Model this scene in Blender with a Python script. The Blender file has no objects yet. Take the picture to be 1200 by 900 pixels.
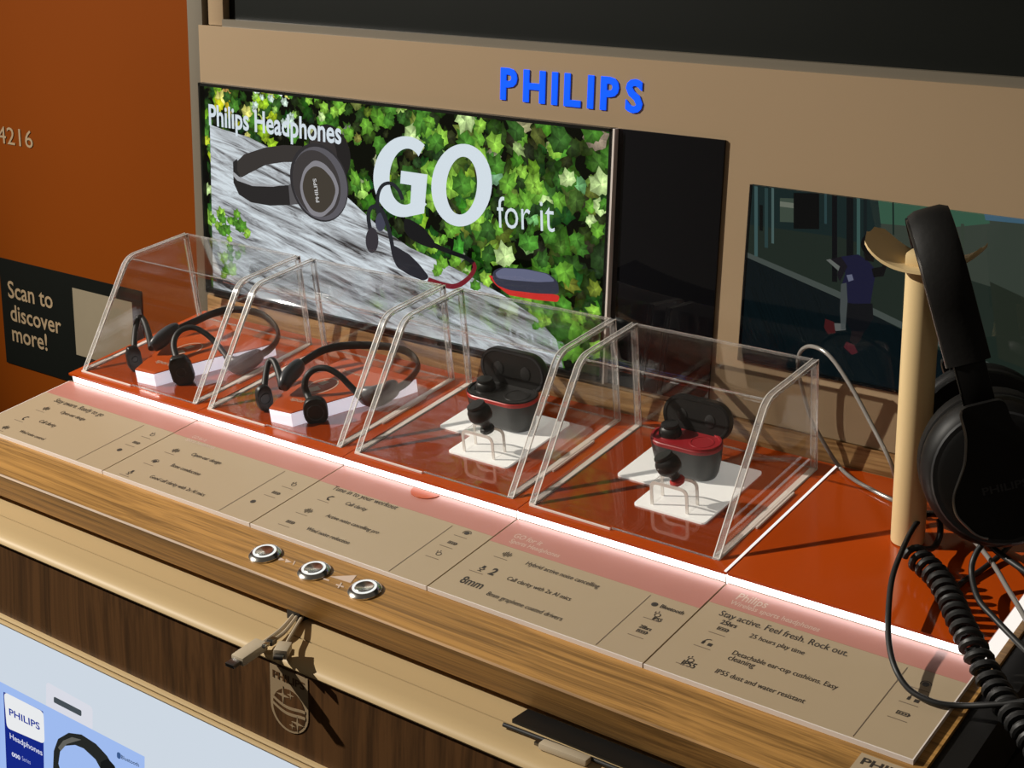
import bpy, bmesh, math, random
import numpy as np
from mathutils import Matrix, Vector

# ------------------------------------------------------------------ camera, world, lights, exposure
scene = bpy.context.scene
COL = scene.collection
FPX = 1713.9
CAM = np.array([1.15169, -0.83023, 0.41038])
YAW, PITCH, ROLL = -0.6415, -0.2938, 0.0247
fw = np.array([math.sin(YAW)*math.cos(PITCH), math.cos(YAW)*math.cos(PITCH), math.sin(PITCH)])
rt = np.cross(fw, [0, 0, 1]); rt /= np.linalg.norm(rt); up = np.cross(rt, fw)
rt, up = rt*math.cos(ROLL)+up*math.sin(ROLL), -rt*math.sin(ROLL)+up*math.cos(ROLL)

cam = bpy.data.cameras.new('camera'); camo = bpy.data.objects.new('camera', cam); COL.objects.link(camo)
cam.sensor_fit = 'HORIZONTAL'; cam.sensor_width = 36.0; cam.lens = 36.0*FPX/1200.0
cam.clip_start = 0.02; cam.clip_end = 50
camo.matrix_world = Matrix(((rt[0], up[0], -fw[0], CAM[0]), (rt[1], up[1], -fw[1], CAM[1]),
                            (rt[2], up[2], -fw[2], CAM[2]), (0, 0, 0, 1)))
scene.camera = camo

world = bpy.data.worlds.new('store_ambient'); scene.world = world; world.use_nodes = True
bgn = world.node_tree.nodes['Background']
bgn.inputs['Color'].default_value = (1.0, 0.86, 0.70, 1); bgn.inputs['Strength'].default_value = 0.075

def spot(name, loc, target, power, color, size_deg, blend, radius):
    d = bpy.data.lights.new(name, 'SPOT'); o = bpy.data.objects.new(name, d); COL.objects.link(o)
    d.energy = power; d.color = color; d.spot_size = math.radians(size_deg); d.spot_blend = blend
    d.shadow_soft_size = radius; o.location = loc
    o.rotation_euler = (Vector(target)-Vector(loc)).to_track_quat('-Z', 'Y').to_euler()
    return o
# ceiling track spot, front left of the counter
KEY = np.array([1.233, 0.775, -0.879]); KEY /= np.linalg.norm(KEY)
kp = np.array([0.40, 0.0, 0.03]) - KEY*3.0
spot('track_spot_key', kp, (0.22, 0.02, 0.05), 610, (1.0, 0.94, 0.84), 36, 0.8, 0.020)
spot('added_fill_spot', (1.5, -1.9, 1.75), (0.45, 0.0, 0.02), 8, (1.0, 0.93, 0.82), 46, 1.0, 0.10)  # unseen soft fill, added to lift the shaded sides

try: scene.cycles.transparent_max_bounces = 64     # several clear covers stand one behind another
except AttributeError: pass

vs = scene.view_settings
vs.view_transform = 'Standard'; vs.look = 'None'; vs.exposure = 0.0; vs.gamma = 1.0
vs.use_curve_mapping = False

# ------------------------------------------------------------------ frames and pixel helpers
TH = 0.1746
CT, ST = math.cos(TH), math.sin(TH)
PLAT = Matrix(((1, 0, 0, 0), (0, CT, -ST, 0), (0, ST, CT, 0), (0, 0, 0, 1)))   # sloping display top: (X, s, n)
ES = np.array([0, CT, ST]); EN = np.array([0, -ST, CT])
D = 0.1753          # back panel plane
PITCHX = 0.18       # width of one display bay
YF = -0.180         # front panel plane

def ray(x, y): return fw + rt*(x-600)/FPX - up*(y-450)/FPX
def PT(x, y, n=0.0):
    d = ray(x, y); t = (n-CAM@EN)/(d@EN); P = CAM+t*d
    return float(P[0]), float(P@ES)
def W(x, y, Y=D):
    d = ray(x, y); t = (Y-CAM[1])/d[1]; P = CAM+t*d
    return float(P[0]), float(P[2])
def ZP(x, y, Z):
    d = ray(x, y); t = (Z-CAM[2])/d[2]; P = CAM+t*d
    return float(P[0]), float(P[1])
def lin(r, g, b):
    f = lambda c: (c/255/12.92) if c/255 <= 0.04045 else ((c/255+0.055)/1.055)**2.4
    return (f(r), f(g), f(b), 1.0)

# ------------------------------------------------------------------ materials
def pmat(name, color, rough=0.5, metal=0.0, spec=0.5, emit=None, estr=1.0, coat=0.0, trans=0.0):
    m = bpy.data.materials.new(name); m.use_nodes = True
    b = m.node_tree.nodes['Principled BSDF']
    b.inputs['Base Color'].default_value = color if len(color) == 4 else (*color, 1)
    b.inputs['Roughness'].default_value = rough; b.inputs['Metallic'].default_value = metal
    b.inputs['Specular IOR Level'].default_value = spec
    if coat: b.inputs['Coat Weight'].default_value = coat; b.inputs['Coat Roughness'].default_value = 0.05
    if emit: b.inputs['Emission Color'].default_value = emit; b.inputs['Emission Strength'].default_value = estr
    if trans: b.inputs['Transmission Weight'].default_value = trans
    return m
def nodes(m): return m.node_tree.nodes, m.node_tree.links
def noisy(m, amount=0.08, scale=60.0, bump=0.0, stretch=(1, 1, 1)):
    """fine procedural colour variation (and relief) on a principled material"""
    n, l = nodes(m); b = n['Principled BSDF']
    tc = n.new('ShaderNodeTexCoord'); mp = n.new('ShaderNodeMapping'); mp.inputs['Scale'].default_value = stretch
    nz = n.new('ShaderNodeTexNoise'); nz.inputs['Scale'].default_value = scale; nz.inputs['Detail'].default_value = 4
    l.new(tc.outputs['Object'], mp.inputs['Vector']); l.new(mp.outputs['Vector'], nz.inputs['Vector'])
    base = b.inputs['Base Color'].default_value[:]
    mx = n.new('ShaderNodeMix'); mx.data_type = 'RGBA'
    mx.inputs[6].default_value = tuple(c*(1-amount) for c in base[:3])+(1,)
    mx.inputs[7].default_value = tuple(min(1, c*(1+amount)) for c in base[:3])+(1,)
    l.new(nz.outputs['Fac'], mx.inputs[0]); l.new(mx.outputs[2], b.inputs['Base Color'])
    if bump:
        bp = n.new('ShaderNodeBump'); bp.inputs['Strength'].default_value = bump; bp.inputs['Distance'].default_value = 0.001
        l.new(nz.outputs['Fac'], bp.inputs['Height']); l.new(bp.outputs['Normal'], b.inputs['Normal'])
    return m
def emat(name, color, strength=1.0):
    m = bpy.data.materials.new(name); m.use_nodes = True
    n, l = nodes(m); n.clear()
    o = n.new('ShaderNodeOutputMaterial'); e = n.new('ShaderNodeEmission')
    e.inputs['Color'].default_value = color; e.inputs['Strength'].default_value = strength
    l.new(e.outputs[0], o.inputs[0]); return m
def wood(name, dark, light, axis='X', scale=1.0, rough=0.45, spec=0.35, wave=1.0):
    m = bpy.data.materials.new(name); m.use_nodes = True
    n, l = nodes(m); b = n['Principled BSDF']
    tc = n.new('ShaderNodeTexCoord'); mp = n.new('ShaderNodeMapping')
    st = {'X': (1.1, 60, 60), 'Z': (60, 60, 2.2)}[axis]
    mp.inputs['Scale'].default_value = tuple(v*scale for v in st)
    l.new(tc.outputs['Object'], mp.inputs['Vector'])
    # slow waviness of the grain
    nw = n.new('ShaderNodeTexNoise'); nw.inputs['Scale'].default_value = 5.0; nw.inputs['Detail'].default_value = 1
    l.new(tc.outputs['Object'], nw.inputs['Vector'])
    ad = n.new('ShaderNodeVectorMath'); ad.operation = 'MULTIPLY_ADD'
    ad.inputs[1].default_value = (1.6*wave, 1.6*wave, 1.6*wave)
    l.new(nw.outputs['Color'], ad.inputs[0]); l.new(mp.outputs['Vector'], ad.inputs[2])
    n1 = n.new('ShaderNodeTexNoise'); n1.inputs['Scale'].default_value = 1.6; n1.inputs['Detail'].default_value = 6; n1.inputs['Roughness'].default_value = 0.62
    n2 = n.new('ShaderNodeTexNoise'); n2.inputs['Scale'].default_value = 6.5; n2.inputs['Detail'].default_value = 3
    l.new(ad.outputs[0], n1.inputs['Vector']); l.new(ad.outputs[0], n2.inputs['Vector'])
    mm = n.new('ShaderNodeMath'); mm.operation = 'MULTIPLY_ADD'; mm.inputs[1].default_value = 0.45
    l.new(n2.outputs['Fac'], mm.inputs[0]); l.new(n1.outputs['Fac'], mm.inputs[2])
    cr = n.new('ShaderNodeValToRGB')
    cr.color_ramp.elements[0].position = 0.57; cr.color_ramp.elements[0].color = dark
    cr.color_ramp.elements[1].position = 0.84; cr.color_ramp.elements[1].color = light
    l.new(mm.outputs[0], cr.inputs['Fac']); l.new(cr.outputs['Color'], b.inputs['Base Color'])
    bp = n.new('ShaderNodeBump'); bp.inputs['Strength'].default_value = 0.12; bp.inputs['Distance'].default_value = 0.0006
    l.new(mm.outputs[0], bp.inputs['Height']); l.new(bp.outputs['Normal'], b.inputs['Normal'])
    b.inputs['Roughness'].default_value = rough; b.inputs['Specular IOR Level'].default_value = spec
    return m
def clear_mat(name, tint=(0.992, 0.989, 0.985, 1), refl=1.0, base=0.04, body=None, body_fac=0.0, rough=0.015, power=4.5):
    """thin clear sheet: straight-through transmission plus mirror reflection that grows at grazing angles"""
    m = bpy.data.materials.new(name); m.use_nodes = True
    n, l = nodes(m); n.clear()
    o = n.new('ShaderNodeOutputMaterial'); t = n.new('ShaderNodeBsdfTransparent'); t.inputs['Color'].default_value = tint
    g = n.new('ShaderNodeBsdfGlossy'); g.inputs['Roughness'].default_value = rough
    lw = n.new('ShaderNodeLayerWeight'); lw.inputs['Blend'].default_value = 0.5
    pw = n.new('ShaderNodeMath'); pw.operation = 'POWER'; pw.inputs[1].default_value = power
    l.new(lw.outputs['Facing'], pw.inputs[0])
    ma = n.new('ShaderNodeMath'); ma.operation = 'MULTIPLY_ADD'; ma.inputs[1].default_value = (1-base)*refl; ma.inputs[2].default_value = base*refl
    ma.use_clamp = True
    l.new(pw.outputs[0], ma.inputs[0])
    mx = n.new('ShaderNodeMixShader')
    l.new(ma.outputs[0], mx.inputs[0]); l.new(t.outputs[0], mx.inputs[1]); l.new(g.outputs[0], mx.inputs[2])
    out = mx.outputs[0]
    if body:
        d = n.new('ShaderNodeBsdfPrincipled'); d.inputs['Base Color'].default_value = body; d.inputs['Roughness'].default_value = 0.18
        m2 = n.new('ShaderNodeMixShader'); m2.inputs[0].default_value = body_fac
        l.new(out, m2.inputs[1]); l.new(d.outputs[0], m2.inputs[2]); out = m2.outputs[0]
    l.new(out, o.inputs[0]); return m
def vcol_emat(name, strength=1.0):
    m = bpy.data.materials.new(name); m.use_nodes = True
    n, l = nodes(m); n.clear()
    o = n.new('ShaderNodeOutputMaterial'); e = n.new('ShaderNodeEmission'); a = n.new('ShaderNodeVertexColor'); a.layer_name = 'Col'
    nz = n.new('ShaderNodeTexNoise'); nz.inputs['Scale'].default_value = 260; nz.inputs['Detail'].default_value = 3
    tc = n.new('ShaderNodeTexCoord'); l.new(tc.outputs['Object'], nz.inputs['Vector'])
    ml = n.new('ShaderNodeMath'); ml.operation = 'MULTIPLY_ADD'; ml.inputs[1].default_value = 1.3*strength; ml.inputs[2].default_value = 0.35*strength
    l.new(nz.outputs['Fac'], ml.inputs[0]); l.new(ml.outputs[0], e.inputs['Strength'])
    l.new(a.outputs['Color'], e.inputs['Color']); l.new(e.outputs[0], o.inputs[0]); return m

M = {}
M['cream'] = noisy(pmat('cream_painted_panel', (0.30, 0.213, 0.128), 0.42, spec=0.3), 0.03, 8)
M['grey_post'] = noisy(pmat('grey_satin_post', (0.13, 0.11, 0.08), 0.4), 0.05, 20)
M['orange_wall'] = noisy(pmat('orange_wall_panel', (0.150, 0.031, 0.0008), 0.7, spec=0.04), 0.05, 6)
M['orange'] = noisy(pmat('orange_acrylic_board', (0.40, 0.054, 0.0035), 0.16, spec=0.55), 0.03, 10)
M['orange_matt'] = noisy(pmat('orange_card', (0.42, 0.062, 0.006), 0.35), 0.03, 30)
M['black_gloss'] = pmat('black_glass', (0.004, 0.004, 0.005), 0.03, spec=0.6)
M['black_screen'] = noisy(pmat('black_matt_screen', (0.0035, 0.0045, 0.0035), 0.35, spec=0.25), 0.1, 30)
M['black'] = noisy(pmat('black_plastic', (0.008, 0.0075, 0.007), 0.42, spec=0.4), 0.15, 90)
M['black_soft'] = noisy(pmat('black_rubber', (0.010, 0.010, 0.010), 0.5, spec=0.45), 0.15, 90)
M['black_hp'] = noisy(pmat('black_headphone_shell', (0.004, 0.0038, 0.0036), 0.5, spec=0.22), 0.15, 90)
M['black_leather'] = noisy(pmat('black_leatherette', (0.0045, 0.004, 0.0036), 0.6, spec=0.2), 0.2, 220, 0.15)
M['charcoal'] = noisy(pmat('charcoal_plastic', (0.022, 0.023, 0.025), 0.4), 0.08, 90)
M['case_grey'] = noisy(pmat('dark_grey_case', (0.034, 0.036, 0.036), 0.42), 0.08, 120)
M['red'] = noisy(pmat('red_rubber', (0.45, 0.024, 0.020), 0.35), 0.06, 80)
M['dark_red'] = noisy(pmat('dark_red_lining', (0.30, 0.010, 0.016), 0.4), 0.06, 80)
M['pod_grey'] = noisy(pmat('slate_grey_plastic', (0.05, 0.055, 0.065), 0.35), 0.08, 80)
M['white'] = noisy(pmat('white_card', (0.85, 0.85, 0.83), 0.45), 0.02, 50)
M['white_glow'] = noisy(pmat('white_card_added_glow', (0.85, 0.85, 0.83), 0.45, emit=(1.0, 1.0, 0.96, 1), estr=0.22), 0.02, 50)  # faint glow added to brighten the white base cards
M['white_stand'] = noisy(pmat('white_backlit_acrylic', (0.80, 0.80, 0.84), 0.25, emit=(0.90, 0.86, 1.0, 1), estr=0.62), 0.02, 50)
M['tan'] = noisy(pmat('champagne_print_card', (0.385, 0.298, 0.195), 0.33, spec=0.5), 0.03, 20)
M['pinkred'] = noisy(pmat('red_printed_band', (0.43, 0.18, 0.145), 0.33, spec=0.8), 0.03, 30)
M['ink'] = noisy(pmat('dark_brown_ink', (0.035, 0.028, 0.022), 0.5), 0.1, 50)
M['ink_soft'] = noisy(pmat('brown_ink_line', (0.17, 0.125, 0.085), 0.5), 0.1, 50)
M['pale_ink'] = noisy(pmat('pale_print', (0.55, 0.42, 0.34), 0.5), 0.05, 50)
M['beige'] = noisy(pmat('beige_stand_paint', (0.64, 0.48, 0.25), 0.38, spec=0.35), 0.02, 30)
M['rail'] = noisy(pmat('cream_rail_paint', (0.46, 0.335, 0.175), 0.5, spec=0.25), 0.03, 6, stretch=(1, 8, 8))
M['metal'] = noisy(pmat('brushed_steel', (0.62, 0.60, 0.56), 0.18, 1.0), 0.08, 200)
M['metal_dark'] = noisy(pmat('dark_steel', (0.22, 0.21, 0.20), 0.3, 1.0), 0.1, 200)
M['cable_grey'] = noisy(pmat('clear_grey_sleeve', (0.20, 0.185, 0.17), 0.12, spec=0.8), 0.06, 60)
M['cable_cream'] = noisy(pmat('cream_cable', (0.42, 0.35, 0.25), 0.35), 0.06, 60)
M['dark'] = noisy(pmat('dark_grey_laminate', (0.014, 0.012, 0.010), 0.5), 0.1, 20)
M['dark2'] = noisy(pmat('charcoal_laminate', (0.028, 0.025, 0.021), 0.5), 0.1, 20)
M['floor'] = noisy(pmat('dark_store_floor', (0.03, 0.026, 0.022), 0.5), 0.2, 12)
M['oak'] = wood('oak_veneer_top', lin(116, 84, 43), lin(173, 129, 70), 'X', 1.9, 0.45, wave=0.7)
M['oak_base'] = wood('oak_veneer_skirting', lin(112, 78, 42), lin(180, 144, 96), 'X', 1.0, 0.5)
M['walnut'] = wood('walnut_veneer_front', lin(57, 37, 18), lin(84, 56, 30), 'Z', 1.0, 0.5, 0.25)
M['shield'] = noisy(pmat('beige_emblem_print', (0.28, 0.20, 0.115), 0.5), 0.04, 60)
M['qr_field'] = noisy(pmat('pale_poster_square', (0.20, 0.165, 0.11), 0.5), 0.05, 50)
M['led'] = emat('white_led_diffuser', (1.0, 0.96, 0.95, 1), 4.0)
M['led_side'] = emat('white_led_line', (1.0, 0.93, 0.86, 1), 1.0)
M['lightbox'] = emat('lightbox_white', lin(205, 215, 226), 1.0)
M['blue_sign'] = pmat('blue_sign_face', (0.0, 0.03, 0.6), 0.3, emit=lin(0, 84, 252), estr=1.0)
M['sign_halo'] = pmat('pale_sign_edge', (0.45, 0.45, 0.55), 0.3, emit=lin(120, 140, 190), estr=0.5)
M['acrylic'] = clear_mat('clear_acrylic_sheet', base=0.045, power=3.8)
M['edge_line'] = clear_mat('acrylic_corner_glint', (0.85, 0.83, 0.8, 1), 1.0, 0.1, (0.92, 0.88, 0.84, 1), 0.7)  # pale colour painted in for bright glints along acrylic edges
M['acrylic_edge'] = clear_mat('clear_acrylic_edge', (0.80, 0.76, 0.72, 1), 2.0, 0.12, (0.86, 0.82, 0.78, 1), 0.42)
def glass_edge(name, body, fac):
    m = bpy.data.materials.new(name); m.use_nodes = True
    n, l = nodes(m); n.clear()
    o = n.new('ShaderNodeOutputMaterial'); g = n.new('ShaderNodeBsdfGlass'); g.inputs['IOR'].default_value = 1.49; g.inputs['Roughness'].default_value = 0.03
    d = n.new('ShaderNodeBsdfPrincipled'); d.inputs['Base Color'].default_value = body; d.inputs['Roughness'].default_value = 0.15
    x = n.new('ShaderNodeMixShader'); x.inputs[0].default_value = fac
    l.new(g.outputs[0], x.inputs[1]); l.new(d.outputs[0], x.inputs[2]); l.new(x.outputs[0], o.inputs[0]); return m
M['acrylic_edge'] = glass_edge('polished_acrylic_edge', (0.9, 0.87, 0.84, 1), 0.14)
M['acrylic_line'] = clear_mat('bright_acrylic_rim', (0.8, 0.76, 0.72, 1), 1.5, 0.1, (0.95, 0.86, 0.80, 1), 0.75)
M['glass'] = clear_mat('screen_cover_glass', (0.97, 0.97, 0.97, 1), 1.0, 0.035)
def E(r, g, b, s=1.0):
    k = ('e', r, g, b, s)
    if k not in M: M[k] = emat('screen_light_%02x%02x%02x' % (r, g, b), lin(r, g, b), s)
    return M[k]

# ------------------------------------------------------------------ geometry helpers
def obj(name, verts, faces, mat, parent=None, matrix=None, smooth=False, colors=None):
    me = bpy.data.meshes.new(name)
    me.from_pydata([tuple(map(float, v)) for v in verts], [], faces)
    if mat is not None: me.materials.append(mat)
    bm = bmesh.new(); bm.from_mesh(me)
    if colors is None: bmesh.ops.recalc_face_normals(bm, faces=bm.faces)
    bm.to_mesh(me); bm.free()
    if smooth:
        me.polygons.foreach_set('use_smooth', [True]*len(me.polygons))
        try: me.set_sharp_from_angle(angle=math.radians(40))
        except Exception: pass
    if colors is not None:
        ca = me.color_attributes.new('Col', 'FLOAT_COLOR', 'CORNER')
        k = 0
        for p, c in zip(me.polygons, colors):
            for q_, _ in enumerate(p.loop_indices):
                ca.data[k].color = c[q_]; k += 1
    me.update()
    o = bpy.data.objects.new(name, me); COL.objects.link(o)
    if parent: o.parent = parent
    elif matrix is not None: o.matrix_world = matrix
    return o
def tag(o, label, cat, group=None):
    o['label'] = label; o['category'] = cat
    if group: o['group'] = group
    return o
def struct(o, label=None, cat=None):
    o['kind'] = 'structure'
    if label: o['label'] = label
    if cat: o['category'] = cat
    return o
def thing(name, label, cat, matrix=None, group=None):
    o = bpy.data.objects.new(name, None); o.empty_display_size = 0.02; COL.objects.link(o)
    o.matrix_world = matrix if matrix is not None else Matrix()
    return tag(o, label, cat, group)
def TR(x, y, z): return Matrix.Translation((x, y, z))
def merge(*gs):
    V, F = [], []
    for v, f in gs:
        k = len(V); V += list(v); F += [tuple(i+k for i in q) for q in f]
    return V, F
def xf(g, fn): return [fn(*v) for v in g[0]], g[1]
def boxg(x0, x1, y0, y1, z0, z1, bev=0.0):
    bm = bmesh.new(); bmesh.ops.create_cube(bm, size=1)
    for v in bm.verts: v.co = ((x0+x1)/2+v.co.x*(x1-x0), (y0+y1)/2+v.co.y*(y1-y0), (z0+z1)/2+v.co.z*(z1-z0))
    if bev: bmesh.ops.bevel(bm, geom=list(bm.edges), offset=bev, segments=2, profile=0.6, affect='EDGES')
    bm.verts.index_update()
    g = [tuple(v.co) for v in bm.verts], [tuple(v.index for v in f.verts) for f in bm.faces]
    bm.free(); return g
def box(name, x0, x1, y0, y1, z0, z1, mat, parent=None, matrix=None, bev=0.0):
    return obj(name, *boxg(x0, x1, y0, y1, z0, z1, bev), mat, parent, matrix, smooth=bev > 0)
def roundpoly(pts, r, seg=4):
    out = []; n = len(pts)
    for i in range(n):
        p0, p1, p2 = Vector(pts[i-1]), Vector(pts[i]), Vector(pts[(i+1) % n])
        rr = r[i] if isinstance(r, (list, tuple)) else r
        a = (p0-p1); b = (p2-p1); rr = min(rr, a.length*0.45, b.length*0.45)
        if rr <= 1e-7: out.append(tuple(p1)); continue
        A = p1+a.normalized()*rr; B = p1+b.normalized()*rr
        for k in range(seg+1):
            t = k/seg; out.append(tuple((1-t)**2*A+2*t*(1-t)*p1+t*t*B))
    return out
def prism(poly, z0, z1):
    n = len(poly)
    V = [(x, y, z0) for x, y in poly]+[(x, y, z1) for x, y in poly]
    F = [tuple(range(n-1, -1, -1)), tuple(range(n, 2*n))]+[(i, (i+1) % n, n+(i+1) % n, n+i) for i in range(n)]
    return V, F
def loft(rings, cap=True, closed=True):
    n = len(rings[0]); V = [v for r in rings for v in r]; F = []
    for k in range(len(rings)-1):
        for i in range(n if closed else n-1):
            j = (i+1) % n
            F.append((k*n+i, k*n+j, (k+1)*n+j, (k+1)*n+i))
    if cap: F += [tuple(range(n-1, -1, -1)), tuple(range((len(rings)-1)*n, len(rings)*n))]
    return V, F
def smooth_path(pts, sub=6, closed=False):
    P = [np.array(p, float) for p in pts]; out = []
    n = len(P)
    for i in range(n-1):
        p0 = P[max(i-1, 0)]; p1 = P[i]; p2 = P[i+1]; p3 = P[min(i+2, n-1)]
        for k in range(sub):
            t = k/sub
            out.append(0.5*((2*p1)+(-p0+p2)*t+(2*p0-5*p1+4*p2-p3)*t*t+(-p0+3*p1-3*p2+p3)*t**3))
    out.append(P[-1]); return out
def tube(path, r, seg=10, flat=None, upv=None):
    """sweep; r number or list; flat = (a, b) scale of the cross section along (side, up)"""
    P = [np.array(p, float) for p in path]; n = len(P)
    R = [r]*n if not isinstance(r, (list, tuple, np.ndarray)) else list(r)
    if len(R) != n: R = list(np.interp(np.linspace(0, 1, n), np.linspace(0, 1, len(R)), R))
    rings = []; T0 = None
    for i in range(n):
        T = P[min(i+1, n-1)]-P[max(i-1, 0)]; T /= (np.linalg.norm(T)+1e-12)
        if upv is not None: N = np.array(upv, float)
        elif T0 is None: N = np.array([0, 0, 1.0]) if abs(T[2]) < 0.9 else np.array([1.0, 0, 0])
        N = N-T*(N@T); N /= (np.linalg.norm(N)+1e-12); B = np.cross(T, N); T0 = T
        fa, fb = flat if flat else (1, 1)
        rings.append([tuple(P[i]+R[i]*(math.cos(a)*B*fa+math.sin(a)*N*fb)) for a in [2*math.pi*k/seg for k in range(seg)]])
    return loft(rings)
def lathe(prof, seg=24):
    rings = [[(r*math.cos(2*math.pi*k/seg), r*math.sin(2*math.pi*k/seg), z) for k in range(seg)] for r, z in prof]
    return loft(rings)
def superring(cx, cy, a, b, z, seg=28, e=2.0):
    o = []
    for k in range(seg):
        t = 2*math.pi*k/seg; c, s = math.cos(t), math.sin(t)
        o.append((cx+a*math.copysign(abs(c)**(2/e), c), cy+b*math.copysign(abs(s)**(2/e), s), z))
    return o
def ellipsoid(c, ax, seg=16, rin=9, e=2.0):
    rings = []
    for k in range(rin+1):
        t = -math.pi/2+math.pi*k/rin; cz = math.cos(t); sz = math.sin(t)
        q = max(abs(cz)**(2/e), 0.02)
        rings.append([(c[0]+v[0], c[1]+v[1], c[2]+ax[2]*math.copysign(abs(sz)**(2/e), sz)) for v in superring(0, 0, ax[0]*q, ax[1]*q, 0, seg, e)])
    return loft(rings)
def stadium(cx, cy, a, b, seg=14):
    """long axis x, half length a, half width b"""
    o = []
    for k in range(seg+1):
        t = -math.pi/2+math.pi*k/seg; o.append((cx+a-b+b*math.cos(t), cy+b*math.sin(t)))
    for k in range(seg+1):
        t = math.pi/2+math.pi*k/seg; o.append((cx-a+b+b*math.cos(t), cy+b*math.sin(t)))
    return o

_txt_cache = {}
def text_geo(s, bold=0.0, extrude=0.0):
    key = (s, bold, extrude)
    if key in _txt_cache: return _txt_cache[key]
    cu = bpy.data.curves.new('t', 'FONT'); cu.body = s; cu.size = 1.0; cu.offset = bold; cu.extrude = extrude
    cu.resolution_u = 3; cu.fill_mode = 'BOTH' if extrude else 'FRONT'
    o = bpy.data.objects.new('t', cu); COL.objects.link(o)
    dg = bpy.context.evaluated_depsgraph_get(); dg.update()
    me = bpy.data.meshes.new_from_object(o.evaluated_get(dg))
    g = [tuple(v.co) for v in me.vertices], [tuple(p.vertices) for p in me.polygons]
    bpy.data.objects.remove(o); bpy.data.curves.remove(cu); bpy.data.meshes.remove(me)
    xs = [v[0] for v in g[0]]; ys = [v[1] for v in g[0]]
    bb = (min(xs), max(xs), min(ys), max(ys))
    _txt_cache[key] = (g, bb); return g, bb
def text_fit(s, x0, x1, h=None, bold=0.0, extrude=0.0, tall=1.0):
    """flat text geometry with left end 0, width x1-x0, (height h); returns verts in (x, y, z)"""
    g, bb = text_geo(s, bold, extrude); k = (x1-x0)/(bb[1]-bb[0])
    ky = k*tall if h is None else h/(bb[3]-bb[2])
    oy = 0 if h is None else bb[2]
    return [(x0+(v[0]-bb[0])*k, (v[1]-oy)*ky, v[2]*k) for v in g[0]], g[1]

# ================================================================== SETTING
struct(box('floor', -3, 4, -4, 1.2, -1.0, -0.95, M['floor']), 'dark store floor below the display counter', 'floor')
box_wall = box('wall_left', -1.6, -0.0145, D+0.03, D+0.07, -0.95, 1.2, M['orange_wall'])
struct(box_wall, 'orange painted wall panel left of the display', 'wall')
# number lettering on the orange wall
a = W(1, 170, D+0.0295); b_ = W(39, 174, D+0.0295)
g = text_fit('4216', -0.398, b_[0], 0.0205)
zb = b_[1]
obj('number_lettering', [(x, D+0.0293, zb+y) for x, y, z in g[0]], g[1], M['shield'], box_wall)
# cream back panel of the display (structure), header band, grey post, skirting
bk = box('wall_back', 0.000, 1.60, D, D+0.05, -0.95, 0.3235, M['cream'])
struct(bk, 'cream painted back panel of the display carrying the screens', 'wall')
hp = roundpoly([(0.0030, 0.0495), (1.6, 0.0495), (1.6, 0.3235), (0.0030, 0.3235)], [0, 0, 0, 0.009], 5)
obj('face_panel', [(x, D-0.0016+z, y) for x, y, z in prism(hp, 0, 0.0016)[0]], prism(hp, 0, 0.0016)[1], M['cream'], bk)
post = box('trim_1', -0.0178, 0.0045, D+0.0012, D+0.03, -0.3, 0.9, M['grey_post'], bev=0.001)
struct(post, 'grey vertical edge post between orange wall and display', 'trim')
fr = box('trim_2', 0.0105, 0.0320, D+0.004, D+0.05, 0.3240, 0.9, M['cream'], bev=0.001)
struct(fr, 'cream upright frame left of the upper black screen', 'trim')
sk = box('baseboard_back', 0.003, 1.6, D-0.004, D, 0.0285, 0.0490, M['oak_base'])
struct(sk, 'pale oak skirting strip along the foot of the back panel', 'skirting')

# ================================================================== UPPER SCREEN
us = thing('wall_screen', 'large switched-off black screen above the header panel', 'screen', TR(0.9, D, 0.33))
box('screen_panel', 0.0325-0.9, 0.8, 0.012, 0.045, 0.0, 0.6, M['black_screen'], us)
box('lower_frame', 0.0325-0.9, 0.7, 0.002, 0.014, -0.0065, 0.0005, M['grey_post'], us)

# ================================================================== DISPLAY COUNTER
X0, X1 = -0.0085, 0.9075
counter = thing('display_counter', 'oak display counter with sloping top, cream rail and walnut front', 'counter', TR(0.45, 0, -0.95))
def ctr(v): return (v[0]-0.45, v[1], v[2]+0.95)
def along_x(prof, x0, x1):
    """prof list of (Y, Z) -> prism along X"""
    n = len(prof); V = [(x0, y, z) for y, z in prof]+[(x1, y, z) for y, z in prof]
    F = [tuple(range(n-1, -1, -1)), tuple(range(n, 2*n))]+[(i, (i+1) % n, n+(i+1) % n, n+i) for i in range(n)]
    return V, F
def cpart(name, g, mat, smooth=False, parent=None):
    return obj(name, [ctr(v) for v in g[0]], g[1], mat, parent or counter, smooth=smooth)
def PL(s, n): return (s*CT-n*ST, s*ST+n*CT)      # (Y, Z) of a point on the sloping frame
e0 = PL(-0.1545, -0.0118)
cpart('wood_top', along_x([PL(0.185, -0.0115), PL(-0.1530, -0.0115), (e0[0], e0[1]-0.0006), (e0[0]+0.0125, -0.0660), (-0.06, -0.0665), PL(0.185, -0.05)], X0, X1), M['oak'])
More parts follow.
